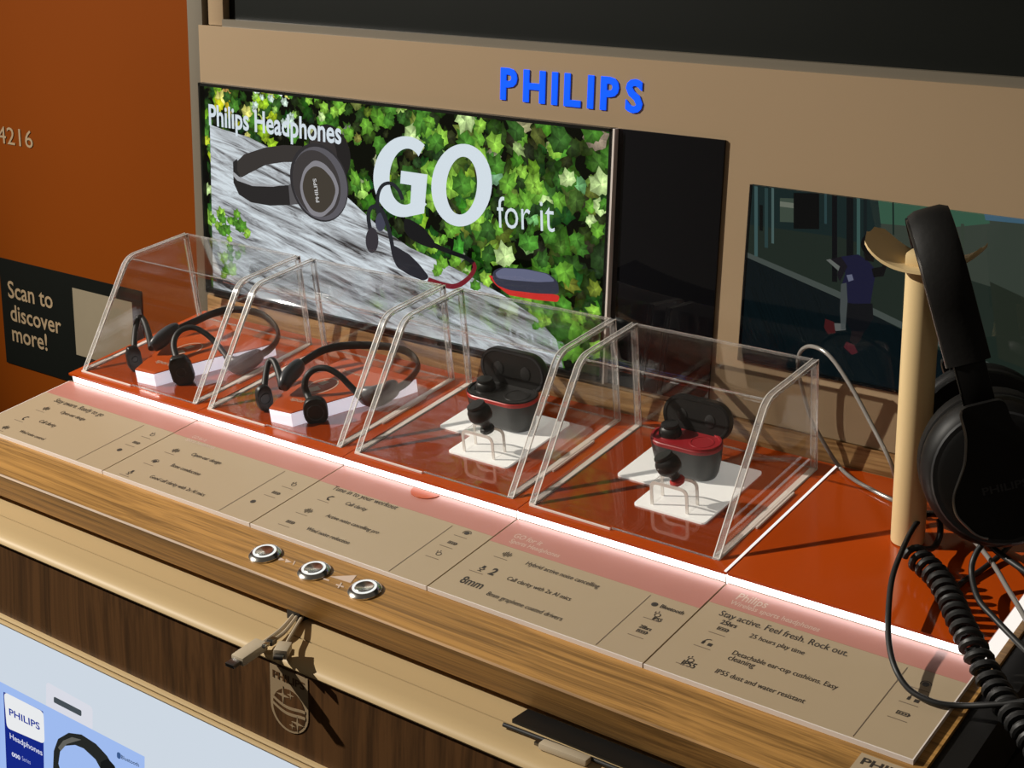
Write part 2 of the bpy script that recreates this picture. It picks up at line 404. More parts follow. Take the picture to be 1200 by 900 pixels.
# ledge: inner strip, groove, rounded outer rail
cpart('inner_ledge', along_x([(-0.10, -0.0728), (-0.1545, -0.0728), (-0.1545, -0.08), (-0.10, -0.08)], X0, X1), M['rail'])
rail_prof = [(-0.1562, -0.0726), (-0.1700, -0.0726), (-0.1765, -0.0730), (-0.1805, -0.0742), (-0.1832, -0.0762), (-0.1840, -0.0785), (-0.1830, -0.0800), (-0.1562, -0.0800)]
cpart('rail', along_x(rail_prof, X0, X1), M['rail'], True)
cpart('groove', along_x([(-0.150, -0.0760), (-0.160, -0.0760), (-0.160, -0.079), (-0.150, -0.079)], X0, X1), M['ink'])
cpart('front_panel', along_x([(YF, -0.0790), (YF, -0.1490), (YF+0.02, -0.1490), (YF+0.02, -0.0790)], X0, X1), M['walnut'])
cpart('lower_lip', along_x([(YF-0.0030, -0.1475), (YF-0.0038, -0.1490), (YF-0.0030, -0.1505), (YF+0.01, -0.1505), (YF+0.01, -0.1475)], X0, X1), M['rail'])
cpart('lower_lip', along_x([(YF-0.0045, -0.1513), (YF-0.0053, -0.1528), (YF-0.0045, -0.1545), (YF+0.01, -0.1545), (YF+0.01, -0.1513)], X0, X1), M['rail'])
cpart('lightbox_panel', along_x([(YF-0.0020, -0.1548), (YF-0.0020, -0.44), (YF+0.02, -0.44), (YF+0.02, -0.1548)], X0, X1-0.003), M['lightbox'])
cpart('plinth', along_x([(YF+0.03, -0.44), (YF+0.03, -0.95), (0.17, -0.95), (0.17, -0.44)], X0, X1-0.003), M['dark'])
cpart('carcass', along_x([(YF+0.021, -0.081), (YF+0.021, -0.44), (0.17, -0.44), (0.17, -0.081)], X0, X1-0.003), M['dark'])
cpart('side_panel', merge(boxg(X1+0.0003, X1+0.018, YF-0.003, 0.17, -0.95, -0.0665), xf(boxg(X1+0.0003, X1+0.018, -0.152, 0.176, -0.06, -0.014), lambda x, s, n: (x, *PL(s, n)))), M['black'])
# flat slab blackened for the right cable pocket's shade, and the left port
px0 = ZP(623, 832, -0.0728)
cpart('pocket_shade', boxg(px0[0], X1-0.01, -0.1530, -0.136, -0.0727, -0.0700), M['black'])
hx = ZP(346, 726, -0.0728)
cpart('cable_port', boxg(hx[0]-0.0065, hx[0]+0.0065, hx[1]-0.002, hx[1]+0.008, -0.0727, -0.0655), M['black'])

# shield emblem printed on the walnut front
YS = YF-0.0006
def wp(x, y, Y=YS): 
    q = W(x, y, Y); return (q[0], Y, q[1])
tlx, trx = W(316, 777, YS), W(361, 796, YS)
sx0, sx1 = tlx[0], W(360.5, 800, YS)[0]; sz1 = tlx[1]; sz0 = W(343, 859.5, YS)[1]
sw = sx1-sx0; shh = sz1-sz0
def shield_pt(u, v): return (sx0+u*sw, sz0+v*shh)
def flat_poly(name, pts2, Y, mat, parent, off):
    n = len(pts2)
    V = [(x, Y, z) for x, z in pts2]+[(x, Y+0.0004, z) for x, z in pts2]
    F = [tuple(range(n)), tuple(range(2*n-1, n-1, -1))]+[(i, (i+1) % n, n+(i+1) % n, n+i) for i in range(n)]
    return obj(name, [off(v) for v in V], F, mat, parent)
# outline: square top, round bottom
outl = [(0, 1), (1, 1), (1, 0.37)]
for k in range(1, 16):
    t = math.pi*k/16; outl.append((0.5+0.5*math.cos(t), 0.37-0.37*math.sin(t)))
outl.append((0, 0.37))
emb = flat_poly('shield_emblem', [shield_pt(*p) for p in outl], YS, M['shield'], counter, ctr)
# walnut-coloured circle inside with waves and stars in beige
asp = sw/shh
circ = [(0.5+0.43*math.cos(2*math.pi*k/28), 0.37+0.33*math.sin(2*math.pi*k/28)*1.0) for k in range(28)]
flat_poly('emblem_circle', [shield_pt(*p) for p in circ], YS-0.0003, M['walnut'], emb, ctr)
def wave_band(v0, th):
    top, bot = [], []
    for k in range(15):
        u = 0.07+0.86*k/14; v = v0-0.045*math.sin((u-0.1)*5.2)*1.0-0.10*(u-0.5)
        top.append((u, v+th/2)); bot.append((u, v-th/2))
    return top+bot[::-1]
for v0 in (0.44, 0.34):
    flat_poly('emblem_wave', [shield_pt(*p) for p in wave_band(v0, 0.045)], YS-0.0005, M['shield'], emb, ctr)
def star(cu, cv, R):
    o = []
    for k in range(8):
        rr = R if k % 2 == 0 else R*0.2; t = math.pi*k/4+math.pi/2
        o.append((cu+rr*math.cos(t), cv+rr*math.sin(t)*asp*1.15))
    return o
for s_ in ((0.35, 0.57, 0.17), (0.55, 0.62, 0.09), (0.72, 0.20, 0.16), (0.58, 0.13, 0.08)):
    flat_poly('emblem_star', [shield_pt(*p) for p in star(*s_)], YS-0.0005, M['shield'], emb, ctr)
g = text_fit('PHILIPS', 0.08*sw, 0.92*sw, 0.125*shh, 0.02)
obj('emblem_lettering', [ctr((sx0+x, YS-0.0004, sz1-0.20*shh+y)) for x, y, z in g[0]], g[1], M['walnut'], emb)
# the second emblem, lying on the oak top at the right end
def mini_shield():
    q0 = PT(1010, 882, -0.0112); 
    xs0 = q0[0]; w2 = 0.040; h2 = 0.034; s1 = q0[1]
    pl = [(xs0, s1), (xs0+w2, s1), (xs0+w2, s1-h2*0.9), (xs0, s1-h2*0.9)]
    o = obj('corner_emblem', [PLAT @ Vector((x, y, z)) for x, y, z in prism(pl, -0.0115, -0.0110)[0]], prism(pl, -0.0115, -0.0110)[1], M['tan'])
    for v in o.data.vertices: v.co = ctr(tuple(v.co))
    o.parent = counter
    g = text_fit('PHILIPS', xs0+0.003, xs0+w2-0.003, 0.0062, 0.02)
    obj('emblem_lettering', [ctr(tuple(PLAT @ Vector((x, s1-0.0095+y, -0.0108)))) for x, y, z in g[0]], g[1], M['ink'], o)
    g = wave = [(xs0+w2/2+0.016*math.cos(2*math.pi*k/24), s1-0.027+0.015*math.sin(2*math.pi*k/24)) for k in range(24)]
    g = prism(wave, -0.0110, -0.0108)
    obj('emblem_circle', [ctr(tuple(PLAT @ Vector(v))) for v in g[0]], g[1], M['ink_soft'], o)
mini_shield()

# push buttons with light rings and printed symbols on the oak top
for (bx, by) in ((310, 645.5), (367.5, 665.5), (427, 687.5)):
    q = PT(bx, by, -0.008)
    def bl(v, q=q): return ctr(tuple(PLAT @ Vector((q[0]+v[0], q[1]+v[1], -0.0115+v[2]))))
    g = lathe([(0.0125, 0), (0.0125, 0.0012), (0.0105, 0.0032), (0.0088, 0.0034), (0.0088, 0.001)], 32)
    bo = obj('push_button', [bl(v) for v in g[0]], g[1], M['metal'], counter, smooth=True)
    g = lathe([(0.0090, 0.001), (0.0090, 0.0037), (0.0072, 0.0037), (0.0072, 0.001)], 32)
    obj('light_ring', [bl(v) for v in g[0]], g[1], E(235, 235, 230, 1.1), bo)
    g = lathe([(0.0072, 0.001), (0.0072, 0.0036), (0.0066, 0.0040), (0.001, 0.0032)], 32)
    obj('button_cap', [bl(v) for v in g[0]], g[1], M['metal'], bo, smooth=True)
def plat_poly(name, pix, n0, n1, mat, parent=counter, off=ctr):
    g = prism([PT(x, y, n1) for x, y in pix], n0, n1)
    return obj(name, [off(tuple(PLAT @ Vector(v))) for v in g[0]], g[1], mat, parent)
plat_poly('skip_symbol', [(327, 652), (334, 656.5), (326, 656.5)], -0.0115, -0.0112, M['pale_ink'])
plat_poly('skip_symbol', [(335, 654.5), (342, 659), (334, 659)], -0.0115, -0.0112, M['pale_ink'])
plat_poly('skip_symbol', [(345, 657), (346.3, 657.5), (344, 662), (342.8, 661.5)], -0.0115, -0.0112, M['pale_ink'])
plat_poly('volume_symbol', [(387, 675.5), (418, 674), (411, 683)], -0.0115, -0.0112, M['pale_ink'])
plat_poly('minus_symbol', [(379, 677), (386, 679.5), (385.4, 681), (378.4, 678.5)], -0.0115, -0.0112, M['pale_ink'])
plat_poly('plus_symbol', [(394, 684), (403, 687), (402.5, 688.4), (393.5, 685.4)], -0.0115, -0.0112, M['pale_ink'])
plat_poly('plus_symbol', [(399.5, 682.5), (401, 683), (397, 689), (395.5, 688.5)], -0.0115, -0.0111, M['pale_ink'])

# printed package picture on the lightbox
YL = YF-0.0024
def lb(pix, dy, mat, name, parent=None, r=0.0):
    pts = [W(x, y, YL-dy) for x, y in pix]
    if r: pts = roundpoly(pts, r, 4)
    return flat_poly(name, pts, YL-dy, mat, parent or pack, lambda v: (v[0]-0.45, v[1], v[2]+0.95))
pack = counter
hang = lb([(54, 799), (108, 829), (108, 870), (54, 835)], 0.0000, E(216, 218, 228), 'hang_tab_picture', r=0.004)
lb([(63, 816.5), (95, 833), (95, 839.5), (63, 823)], 0.0004, E(70, 78, 84), 'hang_slot', hang, 0.0012)
bp_ = lb([(-60, 768), (169, 887), (169, 960), (-60, 960)], 0.0008, E(158, 186, 238), 'package_picture')
lb([(4, 811), (50, 834), (52, 960), (10, 960)], 0.0012, E(22, 40, 132), 'blue_field', bp_)
lb([(4.5, 811), (50.5, 834.5), (52, 872), (8, 853)], 0.0015, E(232, 234, 236), 'white_field', bp_, 0.005)
def lbtext(s, x0, y0, x1, y1, hpx, dy, mat, bold=0.0):
    A_ = np.array(W(x0, y0, YL-dy)); B_ = np.array(W(x1, y1, YL-dy)); H_ = abs(W(x0, y0-hpx, YL-dy)[1]-A_[1])
    g = text_fit(s, 0, B_[0]-A_[0], H_, bold)
    sl = (B_[1]-A_[1])/(B_[0]-A_[0])
    obj('package_lettering', [ctr((A_[0]+x, YL-dy, A_[1]+y+sl*x)) for x, y, z in g[0]], g[1], mat, bp_)
lbtext('PHILIPS', 11, 838, 47, 856, 8, 0.0022, E(26, 52, 150), 0.02)
lbtext('Headphones', 12, 867.5, 50, 888, 8.5, 0.0022, E(214, 218, 236), 0.01)
lbtext('Series', 26, 891, 36, 896, 5, 0.0022, E(160, 170, 215))
lbtext('000', 14, 886, 24, 891, 5, 0.0022, E(214, 218, 236), 0.03)
lbtext('Bluetooth', 142, 889, 163, 899, 4.5, 0.0022, E(40, 60, 90), 0.01)
lb([(137, 881), (141, 883), (141, 890), (137, 888)], 0.0016, E(60, 90, 140), 'round_mark', bp_, 0.002)
# pictured headband
arc_o = [(62, 905), (63, 880), (68, 866), (80, 859), (95, 861), (112, 872), (125, 886), (136, 905)]
arc_i = [(120, 905), (112, 890), (98, 877), (88, 873), (76, 874), (70, 881), (68, 895), (71, 905)]
lb(arc_o+arc_i, 0.0018, E(38, 40, 38), 'pictured_headband', bp_)
lb([(68, 876), (74, 868), (84, 864), (95, 867), (88, 869), (78, 872), (71, 880)], 0.0021, E(98, 98, 92), 'pictured_shine', bp_)
lb([(118, 893), (126, 889), (134, 898), (138, 912), (118, 912)], 0.0021, E(24, 26, 26), 'pictured_hinge', bp_)

# ================================================================== ORANGE DISPLAY BOARDS WITH LIGHT STRIPS
board_lab = ['orange display board at the left end under the open-ear headset with octagonal pads',
             'orange display board under the second headset, with round pads',
             'orange display board under the earbud case with the red rim',
             'orange display board under the earbud case with the red lining',
             'plain orange display board under the headphone stand']
SB = 0.1782
for i in range(5):
    t = thing('display_board', board_lab[i], 'board', PLAT @ TR(i*PITCHX, 0, 0), 'orange display boards with lit front edges')
    gap = 0.0004; xl = gap if i else -0.0045; xr = PITCHX-gap
    if i == 4: xr = 0.1785
    box('board_top', xl, xr, -0.0006, SB-0.003, -0.0022, 0, M['orange'], t)
    box('board_core', xl+0.003 if i == 0 else xl, xr, 0.0015, SB-0.004, -0.0114, -0.0024, M['white'], t)
    box('light_strip', (0.0005 if i == 0 else xl), xr, -0.0002, 0.0013, -0.0112, -0.0024, M['led'], t)
    if i == 3:
        box('light_line', PITCHX-0.0024, PITCHX-0.0008, -0.0004, SB-0.006, 0.0001, 0.0009, M['led_side'], t)
    if i == 4:
        box('light_strip', 0.1787, 0.1830, -0.0002, SB-0.004, -0.0112, -0.0005, M['led_side'], t)
    if i in (0, 1, 2, 3):   # joint in the front strip
        box('strip_joint', PITCHX-0.0016, PITCHX-0.0006, -0.0010, -0.0003, -0.0110, -0.0030, M['white'], t)
# finger notch tab in the third board
def tabpoly():
    return [(0.0+0.0135*math.cos(math.pi+math.pi*k/10), 0.0+0.011*math.sin(math.pi+math.pi*k/10)) for k in range(11)]
tq = PT(495, 572, -0.0085)

# ================================================================== INFORMATION CARDS
NC = -0.0092
NP = NC+0.0014       # print layer on the clear face
card_lab = ['long tan information card at the left end of the row, farthest from the headphone stand',
            'tan information card in front of the headset with round pads',
            'tan information card headed Tune in to your workout, with an orange thumb tab',
            'tan information card reading 8mm, hybrid active noise cancelling',
            'tan information card reading Stay active. Feel fresh. Rock out.']
cards = []
for i in range(5):
    t = thing('information_card', card_lab[i], 'card', PLAT @ TR(i*PITCHX, 0, 0), 'information cards along the counter front')
    cards.append(t)
    x0 = 0.0006 if i else -0.004; x1 = PITCHX-0.0006
    box('card_base', x0, x1, -0.1084, -0.0016, -0.0114, NP-0.0003, M['tan'], t)
    bd_ = (0.029, 0.030, 0.031, 0.037, 0.0268)[i]
    box('red_band', x0, x1, -bd_, -0.0016, NP-0.0003, NP-0.0002, M['pinkred'], t)
    box('column_line', 0.1423, 0.1428, -0.1070, -bd_-0.003, NP-0.0002, NP-0.0001, M['ink_soft'], t)
    box('rear_seam', x0, x1, -0.0014, -0.0004, -0.0114, NC+0.0013, M['ink_soft'], t)
    box('cover_rim', x0, x1, -0.1092, -0.1084, -0.0114, NC+0.0012, M['acrylic_line'], t)
    if i == 4:
        box('cover_rim', x1, x1+0.0008, -0.1092, -0.0014, -0.0114, NC+0.0012, M['acrylic_line'], t)
    if i == 0:
        box('cover_rim', x0-0.0010, x0, -0.1092, -0.0014, -0.0114, NC+0.0012, M['acrylic_line'], t)
tb = tabpoly(); q = PT(497, 580, NC)
g = prism([(x+q[0]-2*PITCHX, min(y-0.0030, -0.0020)) for x, y in tb], NC+0.0013, NC+0.0019)
obj('thumb_tab', *g, M['orange_matt'], cards[2])
def ctext(i, s, p0, p1, mat='ink', h=None, bold=0.0, name='lettering'):
    a_ = PT(*p0, NP); b2 = PT(*p1, NP); x0 = a_[0]-i*PITCHX; x1 = b2[0]-i*PITCHX; s0 = (a_[1]+b2[1])/2
    g = text_fit(s, x0, x1, h, bold+0.006, tall=1.3)
    obj(name, [(x, s0+y, NP-0.00012) for x, y, z in g[0]], g[1], M[mat], cards[i])
def z5(x, y): return (480+x/3.3333, 560+y/3.3333)
def z6(x, y): return (760+x/3, 650+y/3)
def z4(x, y): return (250+x/3.871, 500+y/3.871)
def z7(x, y): return (x/3.46, 500+y/3.46)
def z3(x, y): return (x/4.286, 430+y/4.286)
def zL(x, y): return (60+x/6.667, 410+y/6.667)
ctext(3, 'Hybrid active noise cancelling', z5(450, 338), z5(736, 430))
ctext(3, 'Call clarity with 2x AI mics', z5(374, 397), z5(626, 478))
ctext(3, '8mm graphene coated drivers', z5(294, 457), z5(592, 556))
ctext(3, '8mm', z5(190, 405), z5(274, 433), bold=0.008)
ctext(3, 'Bluetooth', z5(975, 505), z5(1066, 534), bold=0.015)
ctext(3, 'GO for it', z5(400, 232), z5(512, 262), 'pale_ink')
ctext(3, 'Sports Headphones', z5(386, 250), z5(580, 310), 'pale_ink')
ctext(3, 'IP55', z5(945, 552), z5(980, 562), bold=0.02)
ctext(3, '28hrs', z5(893, 583), z5(940, 597), bold=0.02)
ctext(3, '2', z5(303, 374), z5(325, 380), bold=0.03)
ctext(4, 'Stay active. Feel fresh. Rock out.', z6(244, 212), z6(697, 356))
ctext(4, '25 hours play time', z6(350, 290), z6(545, 350))
ctext(4, 'Detachable ear-cup cushions. Easy', z6(290, 350), z6(661, 472))
ctext(4, 'cleaning', z6(275, 367), z6(368, 397))
ctext(4, 'IP55 dust and water resistant', z6(230, 414), z6(545, 521))
ctext(4, '25hrs', z6(250, 240), z6(305, 258), bold=0.02)
ctext(4, 'IP55', z6(110, 384), z6(158, 400), bold=0.02)
ctext(4, 'Philips', z6(305, 155), z6(410, 188), 'pale_ink')
ctext(4, 'Wireless sports headphones', z6(284, 170), z6(595, 272), 'pale_ink')
ctext(2, 'Tune in to your workout', z4(530, 285), z4(830, 372))
ctext(2, 'Call clarity', z4(592, 352), z4(690, 381))
ctext(2, 'Active noise cancelling pro', z4(505, 407), z4(745, 486))
ctext(2, 'Wind noise reduction', z4(415, 466), z4(610, 532))
ctext(1, 'Open-ear design', z7(770, 115), z7(890, 152))
ctext(1, 'Bone conduction', z7(686, 160), z7(807, 196))
ctext(1, 'Good call clarity with 2x AI mics', z7(600, 206), z7(825, 280))
ctext(1, 'GO for it', z7(775, 42), z7(830, 60), 'pale_ink')
ctext(1, 'Sports headphones', z7(752, 52), z7(862, 92), 'pale_ink')
ctext(0, 'Stay aware. Ready to go', zL(10, 402), zL(395, 517))
ctext(0, 'Open-ear design', zL(62, 492), zL(252, 550))
ctext(0, 'Call clarity', z3(190, 275), z3(271, 301))
ctext(0, 'Wind noise control', z3(90, 325), z3(215, 366))
# small icons: each a few flat strokes (joined per icon)
def icon(i, pc, kind, size=0.0058):
    a_ = PT(*pc, NP); cx = a_[0]-i*PITCHX; cs = a_[1]
    gs = []
    z0, z1 = NP-0.0002, NP-0.0001
    def P_(pts): gs.append(prism([(cx+x*size, cs+y*size) for x, y in pts], z0, z1))
    def ring(x, y, r, w, k0=0, k1=14):
        n = 14
        for k in range(k0, k1):
            t0, t1 = 2*math.pi*k/n, 2*math.pi*(k+1)/n
            P_([(x+r*math.cos(t0), y+r*math.sin(t0)), (x+r*math.cos(t1), y+r*math.sin(t1)), (x+(r-w)*math.cos(t1), y+(r-w)*math.sin(t1)), (x+(r-w)*math.cos(t0), y+(r-w)*math.sin(t0))])
    def bar(x0, y0, x1, y1): P_([(x0, y0), (x1, y0), (x1, y1), (x0, y1)])
    if kind == 'phone': ring(0.3, 0, 0.62, 0.22, 3, 11); bar(-0.05, 0.35, 0.2, 0.6); bar(-0.05, -0.6, 0.2, -0.35)
    if kind == 'mic': bar(-0.2, -0.05, 0.2, 0.6); ring(0, 0, 0.42, 0.12, 7, 14); bar(-0.06, -0.65, 0.06, -0.4); bar(-0.3, -0.72, 0.3, -0.62)
    if kind == 'battery': bar(-0.7, 0.2, 0.6, 0.3); bar(-0.7, -0.3, 0.6, -0.2); bar(-0.7, -0.3, -0.6, 0.3); bar(0.5, -0.3, 0.6, 0.3); bar(0.6, -0.12, 0.72, 0.12); [bar(-0.5+q*0.33, -0.12, -0.28+q*0.33, 0.12) for q in range(3)]
    if kind == 'wave': [bar(-0.6+q*0.24, -h_, -0.5+q*0.24, h_) for q, h_ in enumerate((0.2, 0.45, 0.65, 0.35, 0.5, 0.2))]
    if kind == 'drop': ring(0, 0.0, 0.4, 0.1); bar(-0.55, 0.25, -0.45, 0.55); bar(-0.2, 0.5, -0.1, 0.75)
    if kind == 'headset': ring(0, 0.05, 0.6, 0.12, 3, 8); bar(-0.68, -0.5, -0.38, 0.05); bar(0.1, -0.55, 0.6, -0.02)
    if kind == 'disc': ring(0, 0.0, 0.62, 0.09, 0, 8); ring(0, 0, 0.38, 0.36)
    if kind == 'bt': ring(0, 0, 0.42, 0.4)
    g = merge(*gs); obj('icon', *g, M['ink'], cards[i])
    return cx, cs
def caption(i, cx, cs, w=0.011, rows=1):
    for k in range(rows):
        box('caption_line', cx-w/2, cx+w/2, cs-0.0068-0.0018*k, cs-0.0062-0.0018*k, NP-0.0002, NP-0.0001, M['ink_soft'], cards[i])
for i, kinds in ((3, [('wave', z5(380, 298)), ('mic', z5(285, 352)), ('bt', z5(957, 493)), ('drop', z5(968, 535)), ('battery', z5(908, 600))]),
                 (4, [('battery', z6(262, 262)), ('headset', z6(210, 308)), ('drop', z6(148, 370)), ('disc', z6(975, 455)), ('headset', z6(935, 505)), ('battery', z6(895, 558))]),
                 (2, [('phone', z4(527, 322)), ('wave', z4(430, 380)), ('battery', z4(350, 432)), ('disc', z4(1150, 482)), ('battery', z4(1085, 527)), ('drop', z4(1022, 575))]),
                 (1, [('wave', z7(712, 96)), ('disc', z7(628, 140)), ('mic', z7(530, 184)), ('drop', z4(365, 262)), ('battery', z4(285, 300)), ('bt', z4(180, 338))]),
                 (0, [('wave', z3(232, 208)), ('phone', z3(125, 256)), ('wave', z3(28, 303)), ('drop', z3(765, 340)), ('battery', z3(685, 380)), ('bt', z3(600, 415))])):
    for k, pc in kinds:
        cx, cs = icon(i, pc, k)
        if k != 'bt': caption(i, cx-0.001, cs, 0.012, 1)

# ================================================================== ACRYLIC COVERS
PROF = [(0.0103, 0.0), (0.0856, 0.0925), (0.1625, 0.0912), (0.1611, 0.0)]     # (s, n) side outline
XL, XR = 0.0034, 0.1675
cov_lab = ['clear acrylic cover at the left end, over the headset with octagonal pads',
           'clear acrylic cover over the headset with round pads',
           'clear acrylic cover over the earbud case with the red rim',
           'clear acrylic cover nearest the headphone stand, over the red-lined earbud case']
def rounded_prof(off=0.0):
    r = roundpoly(PROF, [0.001, 0.009, 0.002, 0.001], 6)
    return r
TK = 0.0048
def prof_plate(poly, x0, x1):
    n = len(poly); V = [(x0, s, q) for s, q in poly]+[(x1, s, q) for s, q in poly]
    F = [tuple(range(n-1, -1, -1)), tuple(range(n, 2*n))]+[(k, (k+1) % n, n+(k+1) % n, n+k) for k in range(n)]
    return V, F
def strip_along(poly_pts, th, x0, x1):
    """thin band following an open polyline in (s, n), thickness th inward, extruded x0..x1"""
    P = [np.array(p) for p in poly_pts]; inn = []
    for k in range(len(P)):
        T = P[min(k+1, len(P)-1)]-P[max(k-1, 0)]; T /= np.linalg.norm(T); inn.append(P[k]+np.array([T[1], -T[0]])*th)
    rings = [[(x0, *P[k]), (x1, *P[k]), (x1, *inn[k]), (x0, *inn[k])] for k in range(len(P))]
    return loft(rings)
rp = roundpoly(PROF[:3], [0, 0.010, 0], 8)
rp = [PROF[0]]+[p for p in roundpoly([PROF[3], PROF[0], PROF[1], PROF[2]], [0, 0, 0.011, 0], 8) if p not in (PROF[3], PROF[0], PROF[2])]+[PROF[2]]
for i in range(4):
    t = thing('acrylic_cover', cov_lab[i], 'display cover', PLAT @ TR(i*PITCHX, 0, 0.0002), 'clear covers over the products')
    kb = [k for k, p in enumerate(rp) if p[1] > 0.08]
    k0, k1 = kb[0], kb[-1]
    full = rp+[PROF[3]]
    for xa, xb in ((XL, XL+TK), (XR-TK, XR)):
        # side sheet and its bright cut edge
        cen = np.array([0.1, 0.04])
        inner = [tuple(np.array(p)+(cen-np.array(p))*0.018) for p in full]
        obj('side_panel', *prof_plate(inner, xa+0.0006, xb-0.0006), M['acrylic'], t)
        obj('cut_edge', *strip_along(rp, 0.0030, xa, xb), M['acrylic_edge'], t)
        obj('back_edge', *strip_along([PROF[2], PROF[3]], 0.0028, xa, xb), M['acrylic_edge'], t)
        for xe in (xa, xb):  # thin pale tubes draw the bright outline glints
            obj('edge_line', *tube([(xe, p[0], p[1]) for p in rp], 0.00055, 6), M['edge_line'], t, smooth=True)
            obj('edge_line', *tube([(xe, *PROF[2]), (xe, *PROF[3])], 0.00045, 6), M['edge_line'], t, smooth=True)
        obj('base_edge', *strip_along([PROF[3], PROF[0]], 0.0009, xa, xb), M['acrylic_line'], t)
    sh = [(s+0.0, n) for s, n in rp]
    obj('front_panel', *strip_along(rp[:k0+4], 0.0022, XL+TK, XR-TK), M['acrylic'], t, smooth=True)
    obj('top_panel', *strip_along(rp[k0+4:], 0.0022, XL+TK, XR-TK), M['acrylic'], t, smooth=True)
    obj('back_panel', *strip_along([PROF[2], PROF[3]], 0.0022, XL+TK, XR-TK), M['acrylic'], t)
    # bright line of the rear top edge and the bend
    box('rear_top_edge', XL+TK, XR-TK, PROF[2][0]-0.0018, PROF[2][0]+0.0002, PROF[2][1]-0.0016, PROF[2][1]+0.0002, M['acrylic_edge'], t)
    bend = rp[(k0+k1)//2-1]
    bd = roundpoly(PROF[:3], [0, 0.010, 0], 8)
    obj('bend_line', *tube([(XL+TK, PROF[1][0]+0.002, PROF[1][1]-0.0026), (XR-TK, PROF[1][0]+0.002, PROF[1][1]-0.0026)], 0.0007, 6), M['acrylic_edge'], t)
    # base plate rim with stepped bright edges
    box('base_rim', XL+0.002, XL+0.075, PROF[0][0]-0.0030, PROF[0][0]-0.0018, 0, 0.0014, M['acrylic_line'], t)
    box('base_rim', XL+0.075, XR, PROF[0][0]-0.0008, PROF[0][0]+0.0004, 0, 0.0008, M['acrylic_edge'], t)
    box('base_rim', XL+0.001, XR-0.001, PROF[3][0]-0.0012, PROF[3][0]-0.0002, 0, 0.001, M['acrylic_edge'], t)
    box('base_rim', XR+0.0018, XR+0.0030, 0.060, 0.118, 0, 0.0016, M['acrylic_line'], t)

# ================================================================== WHITE PLINTHS, CARDS, BRIDGES
L_card = [(0.0375, 0.0785), (0.0375, 0.1360), (0.1345, 0.1360), (0.1345, 0.0462), (0.0735, 0.0462), (0.0735, 0.0785)]
for i, lab in ((2, 'white L-shaped base card under the earbud case with the red rim'), (3, 'white L-shaped base card under the earbud case with the red lining')):
    g = prism(roundpoly(L_card, 0.0035, 4), 0.0001, 0.0016)
    tag(obj('base_card', *g, M['white_glow'], None, PLAT @ TR(i*PITCHX, 0, 0)), lab, 'base card', 'white L-shaped base cards')
blk = [(0.0775, 0.0170), (0.1020, 0.0190), (0.1275, 0.0750), (0.1480, 0.1070), (0.1545, 0.1250), (0.0640, 0.1290), (0.0560, 0.0700)]
for i, lab in ((0, 'low orange-topped white plinth under the headset with octagonal pads'), (1, 'low orange-topped white plinth under the headset with round pads')):
    t = thing('headset_plinth', lab, 'plinth', PLAT @ TR(i*PITCHX, 0, 0.0002), 'plinths under the open-ear headsets')
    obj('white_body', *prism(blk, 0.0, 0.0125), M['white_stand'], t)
    obj('orange_top', *prism(blk, 0.0126, 0.0134), M['orange_matt'], t)
    # pale print of a head and headset on the top
    cx, cy = 0.088, 0.073
    pr = [(cx+0.013*math.cos(2*math.pi*k/18), cy+0.017*math.sin(2*math.pi*k/18)) for k in range(18)]
    pi_ = [(cx+0.0118*math.cos(2*math.pi*k/18), cy+0.0157*math.sin(2*math.pi*k/18)) for k in range(18)]
    V = [(x, y, 0.0136) for x, y in pr]+[(x, y, 0.0136) for x, y in pi_]
    obj('printed_outline', V, [(k, (k+1) % 18, 18+(k+1) % 18, 18+k) for k in range(18)], M['pale_ink'], t)
    obj('printed_shape', *prism([(cx-0.009, cy-0.012), (cx+0.0, cy-0.014), (cx+0.004, cy-0.006), (cx-0.004, cy-0.002)], 0.0134, 0.0136), M['pale_ink'], t)
    obj('printed_shape', *prism([(cx-0.008, cy+0.002), (cx-0.001, cy+0.001), (cx+0.001, cy+0.009), (cx-0.006, cy+0.010)], 0.0134, 0.0136), M['pale_ink'], t)
    g = text_fit('Open-ear', 0.078, 0.108, None)
    obj('printed_lettering', [(x, 0.104+y, 0.0137) for x, y, z in g[0]], g[1], M['pale_ink'], t)
    g = text_fit('sports', 0.082, 0.104, None)
    obj('printed_lettering', [(x, 0.038+y, 0.0137) for x, y, z in g[0]], g[1], M['pale_ink'], t)

for i, lab in ((2, 'clear acrylic bridge holding the black earbud before the red-rimmed case'), (3, 'clear acrylic bridge holding the red-tipped earbud')):
    t = thing('earbud_bridge', lab, 'stand', PLAT @ TR(i*PITCHX+0.1020, 0.0595, 0.0017), 'clear earbud bridges')
    w_, h_, d_ = 0.0163, 0.0205, 0.0075
    out = roundpoly([(-w_, 0), (-w_, h_), (w_, h_), (w_, 0)], [0, 0.006, 0.006, 0], 5)
    inn = roundpoly([(-w_+0.0024, 0), (-w_+0.0024, h_-0.0024), (w_-0.0024, h_-0.0024), (w_-0.0024, 0)], [0, 0.0045, 0.0045, 0], 5)
    n = len(out)
    rings = [[(out[k][0], -d_, out[k][1]), (out[k][0], d_, out[k][1]), (inn[k][0], d_, inn[k][1]), (inn[k][0], -d_, inn[k][1])] for k in range(n)]
    obj('bridge_sheet', *loft(rings), M['acrylic'], t, smooth=True)
    for yy in (-d_, d_):
        r2 = [[(out[k][0], yy-0.0004, out[k][1]), (out[k][0], yy+0.0004, out[k][1]), (inn[k][0], yy+0.0004, inn[k][1]), (inn[k][0], yy-0.0004, inn[k][1])] for k in range(n)]
        obj('cut_edge', *loft(r2), M['edge_line'], t)

